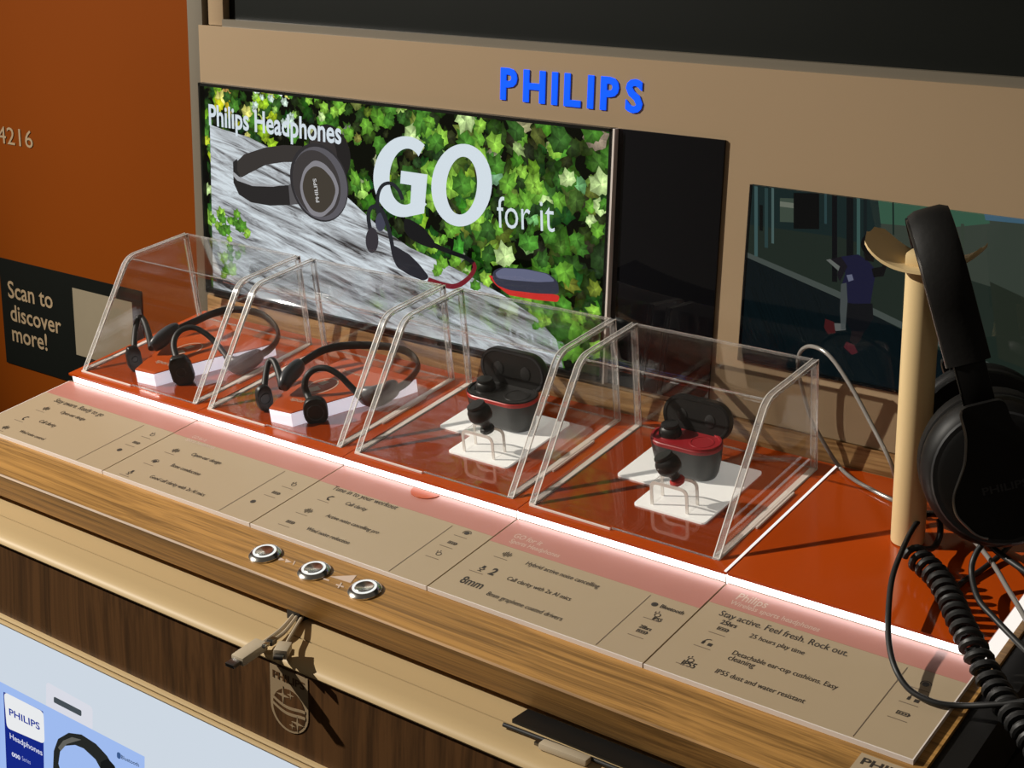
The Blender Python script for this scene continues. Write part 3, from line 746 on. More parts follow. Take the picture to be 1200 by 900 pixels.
# ================================================================== OPEN-EAR HEADSETS
def P3(pix, n, i):
    X, s = PT(*pix, n); return np.array([X-i*PITCHX, s, n])
def headset(i, label, d, pad_shape):
    """d: dict of pixel polylines with heights"""
    t = thing('bone_conduction_headset', label, 'headset', PLAT @ TR(i*PITCHX, 0, 0), 'open-ear sports headsets')
    def path(key, sub=6): return smooth_path([P3((x, y), n, i) for x, y, n in d[key]], sub)
    obj('neckband', *tube(path('band'), 0.0038, 10, (0.55, 1.0), (0, 0, 1)), M['black_soft'], t, smooth=True)
    for k in ('hook1', 'hook2'):
        p = path(k)
        obj('ear_hook', *tube(p, [0.0036, 0.0030, 0.0028, 0.0028, 0.0030], 10), M['black_soft'], t, smooth=True)
    for k, fl in (('pod1', (0.62, 1.0)), ('pod2', (0.65, 1.0))):
        p = path(k, 8); r = d[k+'r']
        rr = [r*math.sqrt(max(0.0, 1-abs(2*q-1)**3.0))*0.72+r*0.28 for q in np.linspace(0, 1, len(p))]
        obj('battery_pod', *tube(p, rr, 14, fl, (0, 0, 1)), M['pod_grey'] if k == 'pod2' or i == 1 else M['charcoal'], t, smooth=True)
    for k in ('pad1', 'pad2'):
        (x, y, n), (hw, hh, ht), yaw, roll = d[k]
        c = P3((x, y), n, i); nx = np.array([math.cos(yaw), math.sin(yaw), 0]); sx = np.array([-math.sin(yaw), math.cos(yaw), 0]); uz = np.array([0, 0, 1.0])
        sx, uz = sx*math.cos(roll)+uz*math.sin(roll), -sx*math.sin(roll)+uz*math.cos(roll)
        if pad_shape == 'oct': out = roundpoly([(-hw*0.62, hh), (hw*0.62, hh), (hw, hh*0.45), (hw, -hh*0.55), (hw*0.55, -hh), (-hw*0.55, -hh), (-hw, -hh*0.55), (-hw, hh*0.45)], hw*0.2, 3)
        else: out = [(q[0], q[1]) for q in superring(0, 0, hw, hh, 0, 26, 2.5)]
        rings = [[tuple(c+nx*dz+sx*u*sc+uz*v*sc) for u, v in out] for dz, sc in ((-ht, 0.80), (-ht*0.7, 0.97), (ht*0.5, 1.0), (ht*0.9, 0.93), (ht, 0.80))]
        po = obj('transducer_pad', *loft(rings), M['black'], t, smooth=True)
        rr = hw*0.42 if pad_shape == 'oct' else hw*0.66
        ringp = [tuple(c+nx*(ht+0.0003)+sx*rr*math.cos(a)+uz*rr*math.sin(a)) for a in np.linspace(0, 2*math.pi, 25)]
        obj('pad_ring', *tube(ringp, 0.0005, 6), M['charcoal'], po, smooth=True)
    return t
# heights (n) are metres above the sloping board
hs2 = dict(
 band=[(459, 458, .0130), (474, 450, .0140), (485, 439, .0165), (490, 428, .0205), (484, 417, .0255), (468, 409, .031), (440, 405, .033), (405, 405, .034), (380, 410, .034), (363, 419, .033), (350, 428, .032)],
 pod1=[(421, 462, .0125), (436, 465, .0120), (450, 461, .0120), (466, 452, .0130)], pod1r=0.0104,
 pod2=[(354, 426, .032), (345, 434, .030), (337, 443, .027), (331, 455, .022)], pod2r=0.0088,
 hook1=[(366, 474, .011), (360, 462, .016), (357, 450, .025), (361, 439, .033), (371, 432, .037), (384, 432, .037), (398, 440, .031), (410, 452, .022), (424, 466, .0125)],
 hook2=[(331, 454, .022), (328, 442, .027), (323, 427, .034), (319, 422, .036), (315, 424, .034), (312, 436, .028), (310, 452, .020), (309, 464, .013)],
 pad1=((370, 481, .0105), (0.0108, 0.0130, 0.0044), math.radians(-48), 0.0), pad2=((309.5, 466, .0125), (0.0075, 0.0125, 0.0035), math.radians(-20), 0.0))
headset(1, 'black open-ear headset with round pads under the second cover', hs2, 'round')
hs1 = dict(
 band=[(303, 417, .0100), (315, 410, .0105), (323, 401, .0125), (326, 391, .0165), (321, 380, .022), (308, 369, .028), (290, 364, .032), (268, 363, .033), (248, 368, .033), (230, 376, .033), (208, 386, .032)],
 pod1=[(266, 424, .0100), (278, 428, .0095), (292, 423, .0095), (307, 415, .0100)], pod1r=0.0092,
 pod2=[(211, 384, .032), (200, 390, .030), (189, 398, .026), (178, 408, .021)], pod2r=0.0084,
 hook1=[(210, 430, .012), (207, 420, .016), (203.5, 406, .024), (206, 394, .031), (214, 386, .035), (227, 384, .035), (241, 391, .029), (254, 403, .020), (267, 420, .0105)],
 hook2=[(178, 408, .021), (175, 395, .026), (171, 381, .032), (166, 372, .036), (162, 374, .034), (159, 385, .029), (157.5, 400, .021), (157, 414, .013)],
 pad1=((213, 434, .0135), (0.0106, 0.0152, 0.0046), math.radians(-48), 0.12), pad2=((157, 420, .0125), (0.0070, 0.0130, 0.0035), math.radians(-20), 0.0))
headset(0, 'black open-ear headset with octagonal pads under the leftmost cover', hs1, 'oct')

# ================================================================== EARBUD CASES
def case(i, cx, cs, a, b, h, label, rim, inner, lid_ang, bands):
    t = thing('earbud_case', label, 'case', PLAT @ TR(cx, cs, 0.0017), 'open earbud charging cases')
    def ring(k, z, yo=0.0): return [(x, y+yo, z) for x, y in stadium(0, 0, a*k, b*k)]
    def ring2(da, z): return [(x, y, z) for x, y in stadium(0, 0, a-da, b-da)]
    obj('case_body', *loft([ring2(0.0075, 0.0), ring2(0.0052, 0.0012), ring2(0.0034, 0.005), ring2(0.0012, 0.016), ring2(0.0, h-0.0042)]), M['case_grey'], t, smooth=True)
    obj('rim_band', *loft([ring2(0.0, h-0.0041), ring2(-0.0003, h-0.0030), ring2(-0.0003, h-0.0012), ring2(0.0003, h-0.0006)], False), rim, t, smooth=True)
    # inner tray: raised wall ring plus recessed floor with two wells
    V1 = [ring2(0.0006, h-0.0006), ring2(0.0008, h+0.0006), ring2(0.0024, h+0.0006), ring2(0.0028, h-0.0010)]
    obj('inner_tray', *loft(V1, True), inner, t, smooth=True)
    for sx in (-1, 1):
        w = [[(sx*a*0.46+q*a*0.34*math.cos(u), q*b*0.62*math.sin(u), z) for u in [2*math.pi*k/22 for k in range(22)]] for q, z in ((1.0, h-0.0008), (0.97, h-0.0003), (0.82, h-0.0003), (0.80, h-0.0008))]
        obj('earbud_well', *loft(w, True), M['black'] if inner is M['black'] else M['dark_red'], t, smooth=True)
    # lid hinged at the back edge
    hinge = Matrix.Translation((0, b*0.86-0.002, h-0.0055)) @ Matrix.Rotation(lid_ang, 4, 'X') @ Matrix.Translation((0, -b, 0))
    lr = [[(x, y, z) for x, y in stadium(0, 0, a-da, b-da)] for da, z in ((0.0, 0.0), (0.0, 0.006), (0.0016, 0.0092), (0.0046, 0.0112), (0.009, 0.0119))]
    g = loft(lr, True)
    lid = obj('lid', [tuple(hinge @ Vector(v)) for v in g[0]], g[1], M['black'], t, smooth=True)
    li = [[(x, y, z) for x, y in stadium(0, 0, a-da, b-da)] for da, z in ((0.0010, -0.0006), (0.0026, -0.0006), (0.0034, 0.0006))]
    g = loft(li, False); obj('lid_gasket', [tuple(hinge @ Vector(v)) for v in g[0]], g[1], M['charcoal'] if inner is M['black'] else M['black'], lid)
    for sx in (-1, 1):
        g = ellipsoid((sx*a*0.42, 0, -0.0003), (a*0.16, b*0.36, 0.0008), 14, 5)
        obj('lid_cushion', [tuple(hinge @ Vector(v)) for v in g[0]], g[1], M['black_soft'], lid, smooth=True)
    g = boxg(-a*0.35, a*0.35, b*0.82, b*0.99, h-0.001, h+0.002, 0.0006)
    obj('hinge', *g, M['black'], t)
    if bands: bands(t)
    return t
case(2, 0.4455, 0.1090, 0.0335, 0.0178, 0.0300, 'dark grey earbud case with red rim and black lining, lid open', M['red'], M['black'], math.radians(-96), None)
case(3, 0.6245, 0.1075, 0.0295, 0.0158, 0.0300, 'dark grey earbud case with dark red lining, lid swung wide open', M['dark_red'], M['dark_red'], math.radians(-102), None)

def earbud(name, label, mtx, tip_mat, scl=1.0, grp='black earbuds'):
    """earbud: rounded body with flat outer disc, neck and silicone tip pointing down (-z local)"""
    t = thing(name, label, 'earbud', mtx, grp)
    mtx_s = Matrix.Scale(scl, 4)
    t.matrix_world = mtx @ mtx_s
    obj('earbud_body', *ellipsoid((0, 0, 0.0105), (0.0088, 0.0080, 0.0078), 20, 10, 2.4), M['black'], t, smooth=True)
    obj('touch_disc', *lathe([(0.0066, 0.0165), (0.0070, 0.0176), (0.0066, 0.0188), (0.0015, 0.0192)], 24), M['black_soft'], t, smooth=True)
    obj('neck', *lathe([(0.0050, 0.0050), (0.0036, 0.0020), (0.0034, -0.0012)], 18), M['charcoal'], t, smooth=True)
    obj('ear_tip', *lathe([(0.0034, -0.0002), (0.0050, -0.0010), (0.0056, -0.0028), (0.0046, -0.0052), (0.0020, -0.0060)], 20), tip_mat, t, smooth=True)
    return t
BR = lambda i: PLAT @ TR(i*PITCHX+0.1075, 0.0605, 0.0017+0.0205)
earbud('earbud', 'black earbud standing on the clear bridge before the red-rimmed case', BR(2) @ TR(-0.0025, 0.0, 0.0035) @ Matrix.Rotation(math.radians(12), 4, 'X') @ Matrix.Rotation(math.radians(-14), 4, 'Y'), M['charcoal'], 1.12)
earbud('earbud', 'black earbud with a red ear tip standing on the clear bridge', BR(3) @ TR(-0.0040, -0.001, 0.0030) @ Matrix.Rotation(math.radians(10), 4, 'X') @ Matrix.Rotation(math.radians(-24), 4, 'Y'), M['red'], 1.08)
earbud('earbud', 'black earbud resting inside the case with the red rim', PLAT @ TR(0.4455-0.0165, 0.1075, 0.0017+0.0200), M['black'])
earbud('earbud', 'black earbud resting inside the dark-red-lined case', PLAT @ TR(0.6245-0.0140, 0.1070, 0.0017+0.0205), M['red'])

# ================================================================== HEADPHONE STAND AND HEADPHONES
sb = np.array([0.808, 0.097*CT, 0.097*ST])
dv = np.array([0, 0, 0.32])+EN*0.68; dv /= np.linalg.norm(dv)
lat = np.array([0.45, -0.89, 0]); lat /= np.linalg.norm(lat); mw = np.array([-lat[1], lat[0], 0])
xa = np.cross([0, 1, 0], dv); xa /= np.linalg.norm(xa); ya = np.cross(dv, xa)
SM = Matrix(((xa[0], ya[0], dv[0], sb[0]), (xa[1], ya[1], dv[1], sb[1]), (xa[2], ya[2], dv[2], sb[2]), (0, 0, 0, 1)))
t = thing('headphone_stand', 'beige round headphone stand with curved tray on the plain orange board', 'stand', SM)
obj('column', *lathe([(0.0114, 0.0005), (0.0116, 0.002), (0.0116, 0.196), (0.0112, 0.198)], 40), M['beige'], t, smooth=True)
# curved tray, long direction along mw (in stand coordinates)
inv = SM.inverted()
mloc = np.array((inv.to_3x3() @ Vector((1, 0, 0)))[:]); mloc[2] = 0; mloc /= np.linalg.norm(mloc); lloc = np.array([mloc[1], -mloc[0], 0])
rings = []
for k in range(25):
    u = -1+2*k/24; zc = 0.199+0.0175*abs(u)**2.6; wdt = 0.0185*(max(0.02, 1-abs(u)**9))**0.3
    c = mloc*u*0.0380
    th_ = 0.0022
    rings.append([tuple(c+lloc*wdt*q+np.array([0, 0, zc+dz+0.0015*abs(q)**2])) for q, dz in ((-1, 0), (-0.5, 0), (0, 0), (0.5, 0), (1, 0), (1, th_), (0.5, th_), (0, th_), (-0.5, th_), (-1, th_))])
obj('tray', *loft(rings), M['beige'], t, smooth=True)
g = boxg(-0.007, 0.009, -0.007, 0.007, 0.2008, 0.2100, 0.0025)
obj('tray_pad', *xf(g, lambda x, y, z: tuple(mloc*(x-0.004)+lloc*y+np.array([0, 0, z]))), M['beige'], t, smooth=True)

RHO = math.radians(19.5)
hw_ = np.array([0, 0, 1.0])*math.cos(RHO)-mw*math.sin(RHO)
hm = mw*math.cos(RHO)+np.array([0, 0, 1.0])*math.sin(RHO)
def deppt(x, y, d): return CAM+ray(x, y)*d
AP = deppt(1088, 251, 0.935)
HM = Matrix(((hm[0], lat[0], hw_[0], AP[0]), (hm[1], lat[1], hw_[1], AP[1]), (hm[2], lat[2], hw_[2], AP[2]), (0, 0, 0, 1)))
# local axes: x = band width, y = lateral (towards viewer), z = up along the headphones; apex at 0
hd = thing('over_ear_headphones', 'black over-ear headphones hanging on the beige stand', 'headphones', HM @ TR(0, 0, -0.21))
ZO = 0.21
def hband(a, bdrop, n=40, z0=0.0):
    o = []
    for k in range(n+1):
        th_ = math.pi*k/n-math.pi/2       # -90..90
        y = a*math.sin(th_); z = -bdrop*(1-math.cos(th_)**0.9 if math.cos(th_) > 0 else 1)
        o.append((y, z+z0))
    return o
arm_y = 0.038
prof = [(-arm_y-0.004, -0.090)]+hband(arm_y, 0.060)+[(arm_y+0.004, -0.090)]
def band_geo(prof, half, th_, crown=0.0):
    rings = []
    P = [np.array(p) for p in prof]
    for k in range(len(P)):
        T = P[min(k+1, len(P)-1)]-P[max(k-1, 0)]; T /= np.linalg.norm(T); N = np.array([-T[1], T[0]])
        if N[1] < 0 and abs(T[0]) > 0.5: N = -N
        cs_ = [(-1, -0.5), (-0.96, 0.25), (-0.6, 0.5+crown), (0, 0.5+crown*1.3), (0.6, 0.5+crown), (0.96, 0.25), (1, -0.5), (0.5, -0.6), (-0.5, -0.6)]
        rings.append([(u*half, P[k][0]+N[0]*v*th_, P[k][1]+N[1]*v*th_+ZO) for u, v in cs_])
    return loft(rings)
bprof = prof
obj('headband', *band_geo(bprof, 0.0135, 0.0065, 0.1), M['black_leather'], hd, smooth=True)
iprof = [(y*0.90, z-0.0068) for y, z in bprof[2:-2]]
obj('headband_cushion', *band_geo(iprof, 0.0118, 0.0055, 0.3), M['black_hp'], hd, smooth=True)
for sy in (-1, 1):
    ya_ = sy*(arm_y+0.004)
    # grey edge trim line along the band
    obj('edge_trim', *tube([(-0.0137, y+0.0*sy, z+ZO) for y, z in (bprof[22:] if sy > 0 else bprof[:20])], 0.0011, 6), M['metal_dark'] if sy > 0 else M['charcoal'], hd, smooth=True)
    obj('slider', *boxg(-0.0095, 0.0095, ya_-0.0018, ya_+0.0018, ZO-0.128, ZO-0.086, 0.0008), M['black_hp'], hd, smooth=True)
    obj('slider_edge', *boxg(-0.0102, -0.0096, ya_-0.0019, ya_+0.0019, ZO-0.124, ZO-0.088), M['metal'], hd)
    # yoke: broad tongue that narrows down to the cup face
    yk = [(-0.0140, -0.112), (0.0140, -0.112), (0.0150, -0.128), (0.0240, -0.146), (0.0330, -0.165), (0.0320, -0.178), (0.0200, -0.198), (-0.002, -0.205), (-0.0220, -0.198), (-0.0320, -0.180), (-0.0310, -0.168), (-0.0185, -0.148), (-0.0135, -0.130)]
    yk = roundpoly(yk, 0.006, 4)
    yo = sy*(arm_y+0.0205)
    g = [(x, yo+q, z+ZO) for q in (-0.0022, 0.0022) for x, z in yk]; n = len(yk)
    F = [tuple(range(n-1, -1, -1)), tuple(range(n, 2*n))]+[(k, (k+1) % n, n+(k+1) % n, n+k) for k in range(n)]
    yoke = obj('yoke', g, F, M['black_hp'], hd, smooth=True)
    trim = [(x, yo+sy*0.0024, z+ZO) for x, z in yk]
    kk = len(trim); left = [p for p in trim if p[0] < -0.012]
    left.sort(key=lambda p: p[2])
    obj('yoke_edge', *tube(left, 0.0009, 6), M['metal_dark'], yoke, smooth=True)
    # cup: lathe about lateral axis
    def lat_lathe(pr, mat, name, sx_=0.93, parent=None):
        g = lathe(pr, 44); V = [(x*sx_, sy*(arm_y-0.020)+sy*z, -0.166+ZO+y) for x, y, z in g[0]]
        return obj(name, V, g[1], mat, parent or hd, smooth=True)
    cup = lat_lathe([(0.0480, 0.012), (0.0505, 0.015), (0.0510, 0.020), (0.0500, 0.026), (0.0460, 0.032), (0.0380, 0.036), (0.010, 0.0385)], M['black_hp'], 'ear_cup')
    lat_lathe([(0.0440, 0.0325), (0.0452, 0.0335), (0.0440, 0.0345), (0.0430, 0.0345)], M['charcoal'], 'cup_ring', parent=cup)
    lat_lathe([(0.024, -0.004), (0.044, -0.006), (0.0505, -0.002), (0.0518, 0.004), (0.0505, 0.010), (0.047, 0.012), (0.024, 0.010)], M['black_leather'], 'ear_cushion')
    if sy > 0:
        g = text_fit('PHILIPS', -0.0125, 0.0155, 0.0052, 0.02)
        obj('cup_lettering', [(x, yo+0.0025, -0.171+ZO+y) for x, y, z in g[0]], g[1], M['charcoal'], yoke)

# ================================================================== CABLES
def pl3(x, y, n): X, s = PT(x, y, n); return np.array((PLAT @ Vector((X, s, n)))[:])
def cable(name, pts, r, mat, label, cat='cable', seg=10, sub=8, group=None):
    p = smooth_path(pts, sub); c = p[0]
    g = tube([q-c for q in p], r, seg)
    return tag(obj(name, *g, mat, None, TR(*map(float, c)), smooth=True), label, cat, group)
def wl(x, y, Y): q = W(x, y, Y); return np.array([q[0], Y, q[1]])
# grey security cable looping behind the last cover and round the stand
cable('security_cable', [pl3(1062, 592, .0022), pl3(1045, 585.5, .0022), pl3(1022, 574, .0022), pl3(999, 561, .0022), pl3(983, 546, .003), wl(966, 520, .163), wl(950, 489, .161), wl(940, 455, .158), wl(935, 428, .155), wl(939, 411, .150), wl(952, 406, .145), wl(972, 417, .138), wl(996, 451, .128), wl(1020, 495, .117), wl(1045, 545, .106), pl3(1056, 585, .004), pl3(1085, 606, .0025)], 0.0016, M['cable_grey'], 'glossy grey security cable looping up behind the last cover')
# grey-clear shiny cable from behind the column to the right edge
cable('security_cable', [pl3(1085, 602, .004), pl3(1100, 604, .012), pl3(1118, 613, .016), pl3(1140, 632, .018), pl3(1163, 660, .018), pl3(1181, 690, .016), pl3(1200, 722, .012), pl3(1222, 765, .004)], 0.0017, M['cable_grey'], 'shiny grey cable running from the column foot to the right edge')
# thin black cable: big loop over the counter front
cable('headphone_cable', [pl3(1132, 596, .014), pl3(1105, 603, .016), pl3(1085, 604, .018), pl3(1070, 619, .020), pl3(1055, 650, .020), pl3(1045, 680, .018), pl3(1041, 720, .014), pl3(1042, 755, .008), pl3(1050, 785, .003), pl3(1067, 809, -.003), pl3(1095, 823, -.005), pl3(1125, 827, -.005), pl3(1160, 826, .0), pl3(1205, 822, .006), pl3(1240, 818, .008)], 0.0019, M['black_soft'], 'thin black cable making a wide loop over the counter front')
cable('headphone_cable', [pl3(1078, 601, .010), pl3(1100, 603, .022), pl3(1125, 614, .026), pl3(1150, 631, .028), pl3(1172, 649, .028), pl3(1205, 672, .026), pl3(1235, 690, .02)], 0.0021, M['black_soft'], 'black cable crossing from the column towards the right edge')
cable('headphone_cable', [pl3(1193, 618, .050), pl3(1172, 624, .040), pl3(1153, 636, .030), pl3(1141, 655, .022), pl3(1139, 675, .014), pl3(1147, 703, .010), pl3(1166, 725, .008), pl3(1188, 748, .006), pl3(1215, 775, .006)], 0.0020, M['black_soft'], 'black cable hanging from the ear cup in a bend')
cable('headphone_cable', [pl3(1190, 632, .010), pl3(1170, 652, .004), pl3(1150, 668, .0026), pl3(1128, 682, .0026), pl3(1110, 700, .0026)], 0.0019, M['black_soft'], 'black cable lying on the orange board under the coil')
# coiled cable
cc = [pl3(1070, 650, .010), pl3(1082, 660, .010), pl3(1100, 678, .010), pl3(1114, 703, .009), pl3(1126, 730, .008), pl3(1140, 757, .006), pl3(1152, 780, .002), pl3(1166, 805, -.002), pl3(1182, 830, -.002), pl3(1202, 856, .0), pl3(1225, 890, .0)]
cp = smooth_path(cc, 40); L = np.cumsum([0]+[np.linalg.norm(cp[k+1]-cp[k]) for k in range(len(cp)-1)])
turns_n = int(L[-1]/0.0084); NS = turns_n*14
hel = []
for k in range(NS+1):
    s_ = L[-1]*k/NS; j = min(np.searchsorted(L, s_), len(cp)-1); c = cp[j]; T = cp[min(j+3, len(cp)-1)]-cp[max(j-3, 0)]; T /= np.linalg.norm(T)
    N = EN-T*(EN@T); N /= np.linalg.norm(N); B = np.cross(T, N); a_ = 2*math.pi*turns_n*k/NS
    rr = 0.0066
    pt_ = np.array([np.interp(s_, L, [q[m_] for q in cp]) for m_ in range(3)])
    hel.append(pt_+rr*(math.cos(a_)*B+math.sin(a_)*N))
lead = smooth_path([pl3(1101, 610, .014), pl3(1102, 622, .012), pl3(1099, 634, .010), pl3(1091, 643, .010), hel[3]], 6)
c0 = lead[0]
t = thing('coiled_cable', 'black coiled telephone-style cable running off the counter corner', 'cable', TR(*map(float, c0)))
obj('straight_lead', *tube([q-c0 for q in lead], 0.0022, 8), M['black_soft'], t, smooth=True)
obj('coil', *tube([q-c0 for q in hel], 0.0025, 8), M['black_soft'], t, smooth=True)

# charging plugs hanging from the port under the oak edge
def plug(pts, label, kind, r):
    p = smooth_path([np.array(q) for q in pts], 6); c = p[0]
    t = thing('charging_plug', label, 'cable', TR(*map(float, c)), 'charging cables under the counter edge')
    T = p[-1]-p[-2]; T /= np.linalg.norm(T)
    obj('cable', *tube([q-c for q in p], r, 8), M['cable_cream'], t, smooth=True)
    e = p[-1]-c
    S_ = np.array([1.0, 0, 0]); S_ = S_-T*(S_@T); S_ /= np.linalg.norm(S_); U_ = np.cross(T, S_)
    def bb(l0, l1, w0, h0, mat, name, bev=0.0006):
        g = boxg(l0, l1, -w0, w0, -h0, h0, bev)
        obj(name, *xf(g, lambda x, y, z: tuple(e+T*x+S_*y+U_*z)), mat, t, smooth=True)
    if kind == 'usb_c': bb(-0.001, 0.024, 0.0058, 0.0034, M['cable_cream'], 'plug_housing', 0.0015); bb(0.024, 0.0315, 0.0042, 0.0015, M['metal_dark'], 'plug_tip')
    if kind == 'jack': 
        bb(-0.001, 0.008, 0.0024, 0.0024, M['metal_dark'], 'plug_housing', 0.001); bb(0.008, 0.018, 0.0014, 0.0014, M['metal'], 'plug_tip', 0.0006)
    if kind == 'micro': bb(-0.001, 0.016, 0.0050, 0.0034, M['cable_cream'], 'plug_housing', 0.0012); bb(0.016, 0.0220, 0.0034, 0.0013, M['metal_dark'], 'plug_tip')
h0 = np.array([hx[0], hx[1], -0.070])
plug([h0+[-0.003, 0.004, 0.0005], wl(330, 737, -.160), wl(316, 748, -.176), wl(306, 755, -.185)], 'cream plug with a flat steel tip, longest of the three under the oak edge', 'usb_c', 0.0016)
plug([h0+[0, 0.004, 0.0005], wl(336, 738, -.159), wl(327, 746, -.170), wl(321, 750, -.178)], 'small bright steel plug between two cream plugs', 'jack', 0.0014)
plug([h0+[0.004, 0.004, 0], wl(345, 738, -.157), wl(338, 750, -.172), wl(334, 757, -.181)], 'short cream plug with a dark tip hanging above the shield emblem', 'micro', 0.0014)
# cable lying in front of the right pocket
def zl(x, y, Z): q = ZP(x, y, Z); return np.array([q[0], q[1], Z])
cable('charging_cable', [zl(590, 849, -.0700), zl(640, 868, -.0700), zl(690, 888, -.0700), zl(760, 916, -.0700)], 0.0015, M['black_soft'], 'straight black cable lying on the cream rail at bottom right', 'cable')
t = thing('charging_plug', 'cream plug lying on the rail beside the straight black cable', 'cable', TR(*map(float, zl(634, 872, -.0700))), 'charging cables under the counter edge')
e0_ = zl(634, 872, -.0700); e1_ = zl(690, 893, -.0700); T_ = (e1_-e0_); L_ = np.linalg.norm(T_); T_ /= L_
g = boxg(0, L_, -0.0036, 0.0036, -0.0020, 0.0026, 0.0012)
U2 = np.array([0, 0, 1.0]); S2 = np.cross(U2, T_)
obj('plug_housing', *xf(g, lambda x, y, z: tuple(T_*x+S2*y+U2*z)), M['cable_cream'], t, smooth=True)
obj('plug_tip', *xf(boxg(-0.004, 0.0, -0.0022, 0.0022, -0.0010, 0.0014, 0.0004), lambda x, y, z: tuple(T_*x+S2*y+U2*z)), M['metal_dark'], t)

# ================================================================== SCREENS ON THE BACK PANEL
random.seed(7)
def wpoly(name, pix, Y, mat, parent, r=0.0, origin=(0, 0, 0)):
    pts = [W(x, y, Y) for x, y in pix]
    if r: pts = roundpoly(pts, r, 5)
    return obj(name, [(x-origin[0], Y-origin[1], z-origin[2]) for x, z in pts], [tuple(range(len(pts)))], mat, parent)
W0, W1_, W2_, ZB, ZT = 0.0062, 0.5030, 0.6022, 0.0536, 0.2680
O1 = (0.25, D, 0.0536)
sc = thing('picture_screen', 'lit screen showing headphones on a log among green ivy leaves', 'screen', TR(*O1))
def b1(name, x0, x1, y0, y1, z0, z1, m, par=None): return box(name, x0-O1[0], x1-O1[0], y0-O1[1], y1-O1[1], z0-O1[2], z1-O1[2], m, par or sc)
YB = D-0.0090
b1('display_backing', W0, W1_, D-0.0016, D-0.0002, ZB, ZT, E(12, 20, 8))
for nm, a4 in (('bezel', (W0, W0+0.0022, ZB, ZT)), ('bezel', (W1_-0.0040, W1_-0.0008, ZB, ZT)), ('bezel', (W0, W1_, ZT-0.0030, ZT)), ('bezel', (W0, W1_, ZB, ZB+0.0045))):
    b1(nm, a4[0], a4[1], YB+0.0002, D-0.0003, a4[2], a4[3], M['black_screen'])
b1('edge_line', W1_-0.0006, W1_+0.0012, YB, D-0.0003, ZB, ZT, M['acrylic_line'])
b1('cover_glass', W0, W1_-0.0008, YB-0.0010, YB, ZB, ZT, M['glass'])
# --- ivy: many leaf shapes, painted light per leaf
leafV, leafF, leafC = [], [], []
LEAF = [(0, 1.0), (0.26, 0.62), (0.46, 0.46), (0.80, 0.52), (0.74, 0.12), (0.84, -0.30), (0.48, -0.44), (0.22, -0.62), (0.0, -0.50), (-0.22, -0.62), (-0.48, -0.44), (-0.84, -0.30), (-0.74, 0.12), (-0.80, 0.52), (-0.46, 0.46), (-0.26, 0.62)]
IN = dict(x0=W0+0.002, x1=W1_-0.004, z0=ZB+0.004, z1=ZT-0.003)
def put_leaf(cx, cz, size, rot, col, Y, sq=1.0):
    pts = []
    for u, v in LEAF:
        u *= sq; x = cx+size*(u*math.cos(rot)-v*math.sin(rot)); z = cz+size*(u*math.sin(rot)+v*math.cos(rot))
        pts.append((min(max(x, IN['x0']), IN['x1']), min(max(z, IN['z0']), IN['z1'])))
    c_ = (min(max(cx, IN['x0']), IN['x1']), min(max(cz, IN['z0']), IN['z1']))
    k = len(leafV); leafV.extend([(x-O1[0], Y-O1[1], z-O1[2]) for x, z in pts]+[(c_[0]-O1[0], Y-O1[1], c_[1]-O1[2])])
    n = len(LEAF)
    for q in range(n):
        leafF.append((k+q, k+(q+1) % n, k+n))
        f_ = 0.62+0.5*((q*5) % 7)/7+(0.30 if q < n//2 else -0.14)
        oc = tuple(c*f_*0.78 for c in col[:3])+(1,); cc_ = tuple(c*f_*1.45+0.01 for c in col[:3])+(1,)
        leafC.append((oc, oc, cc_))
def leafcol(x, z):
    u = (x-W0)/(W1_-W0)
    r = random.random()
    if u < 0.30 and z > ZT-0.075 and r < 0.72:
        return random.choice([lin(214, 216, 30), lin(196, 214, 52), lin(160, 204, 40), lin(228, 226, 120), lin(120, 172, 40)])
    if r < 0.10: return lin(196, 226, 150)
    if r < 0.34: return lin(140, 194, 66)
    if r < 0.62: return lin(104, 164, 50)
    if r < 0.84: return lin(72, 130, 40)
    return lin(52, 96, 34)
NL = 1500
for k in range(NL):
    x = random.uniform(W0, W1_); z = random.uniform(ZB, ZT); f_ = k/NL
    Y = D-0.0018-0.0026*f_
    u = (x-W0)/(W1_-W0)
    col = leafcol(x, z)
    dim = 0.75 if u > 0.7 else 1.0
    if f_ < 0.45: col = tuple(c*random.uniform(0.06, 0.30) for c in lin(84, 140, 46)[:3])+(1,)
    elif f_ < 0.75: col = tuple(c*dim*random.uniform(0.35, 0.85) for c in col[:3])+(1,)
    hole = math.sin(x*61+1.0)*math.sin(z*83+x*17)+0.6*math.sin(x*140+z*97)
    if f_ > 0.45 and hole > 0.55: continue
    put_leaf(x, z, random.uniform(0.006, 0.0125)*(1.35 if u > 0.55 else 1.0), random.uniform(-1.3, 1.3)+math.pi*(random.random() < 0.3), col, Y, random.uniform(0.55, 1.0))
obj('ivy_picture', leafV, leafF, vcol_emat('ivy_leaf_light', 1.0), sc, colors=leafC)['kind'] = 'stuff'
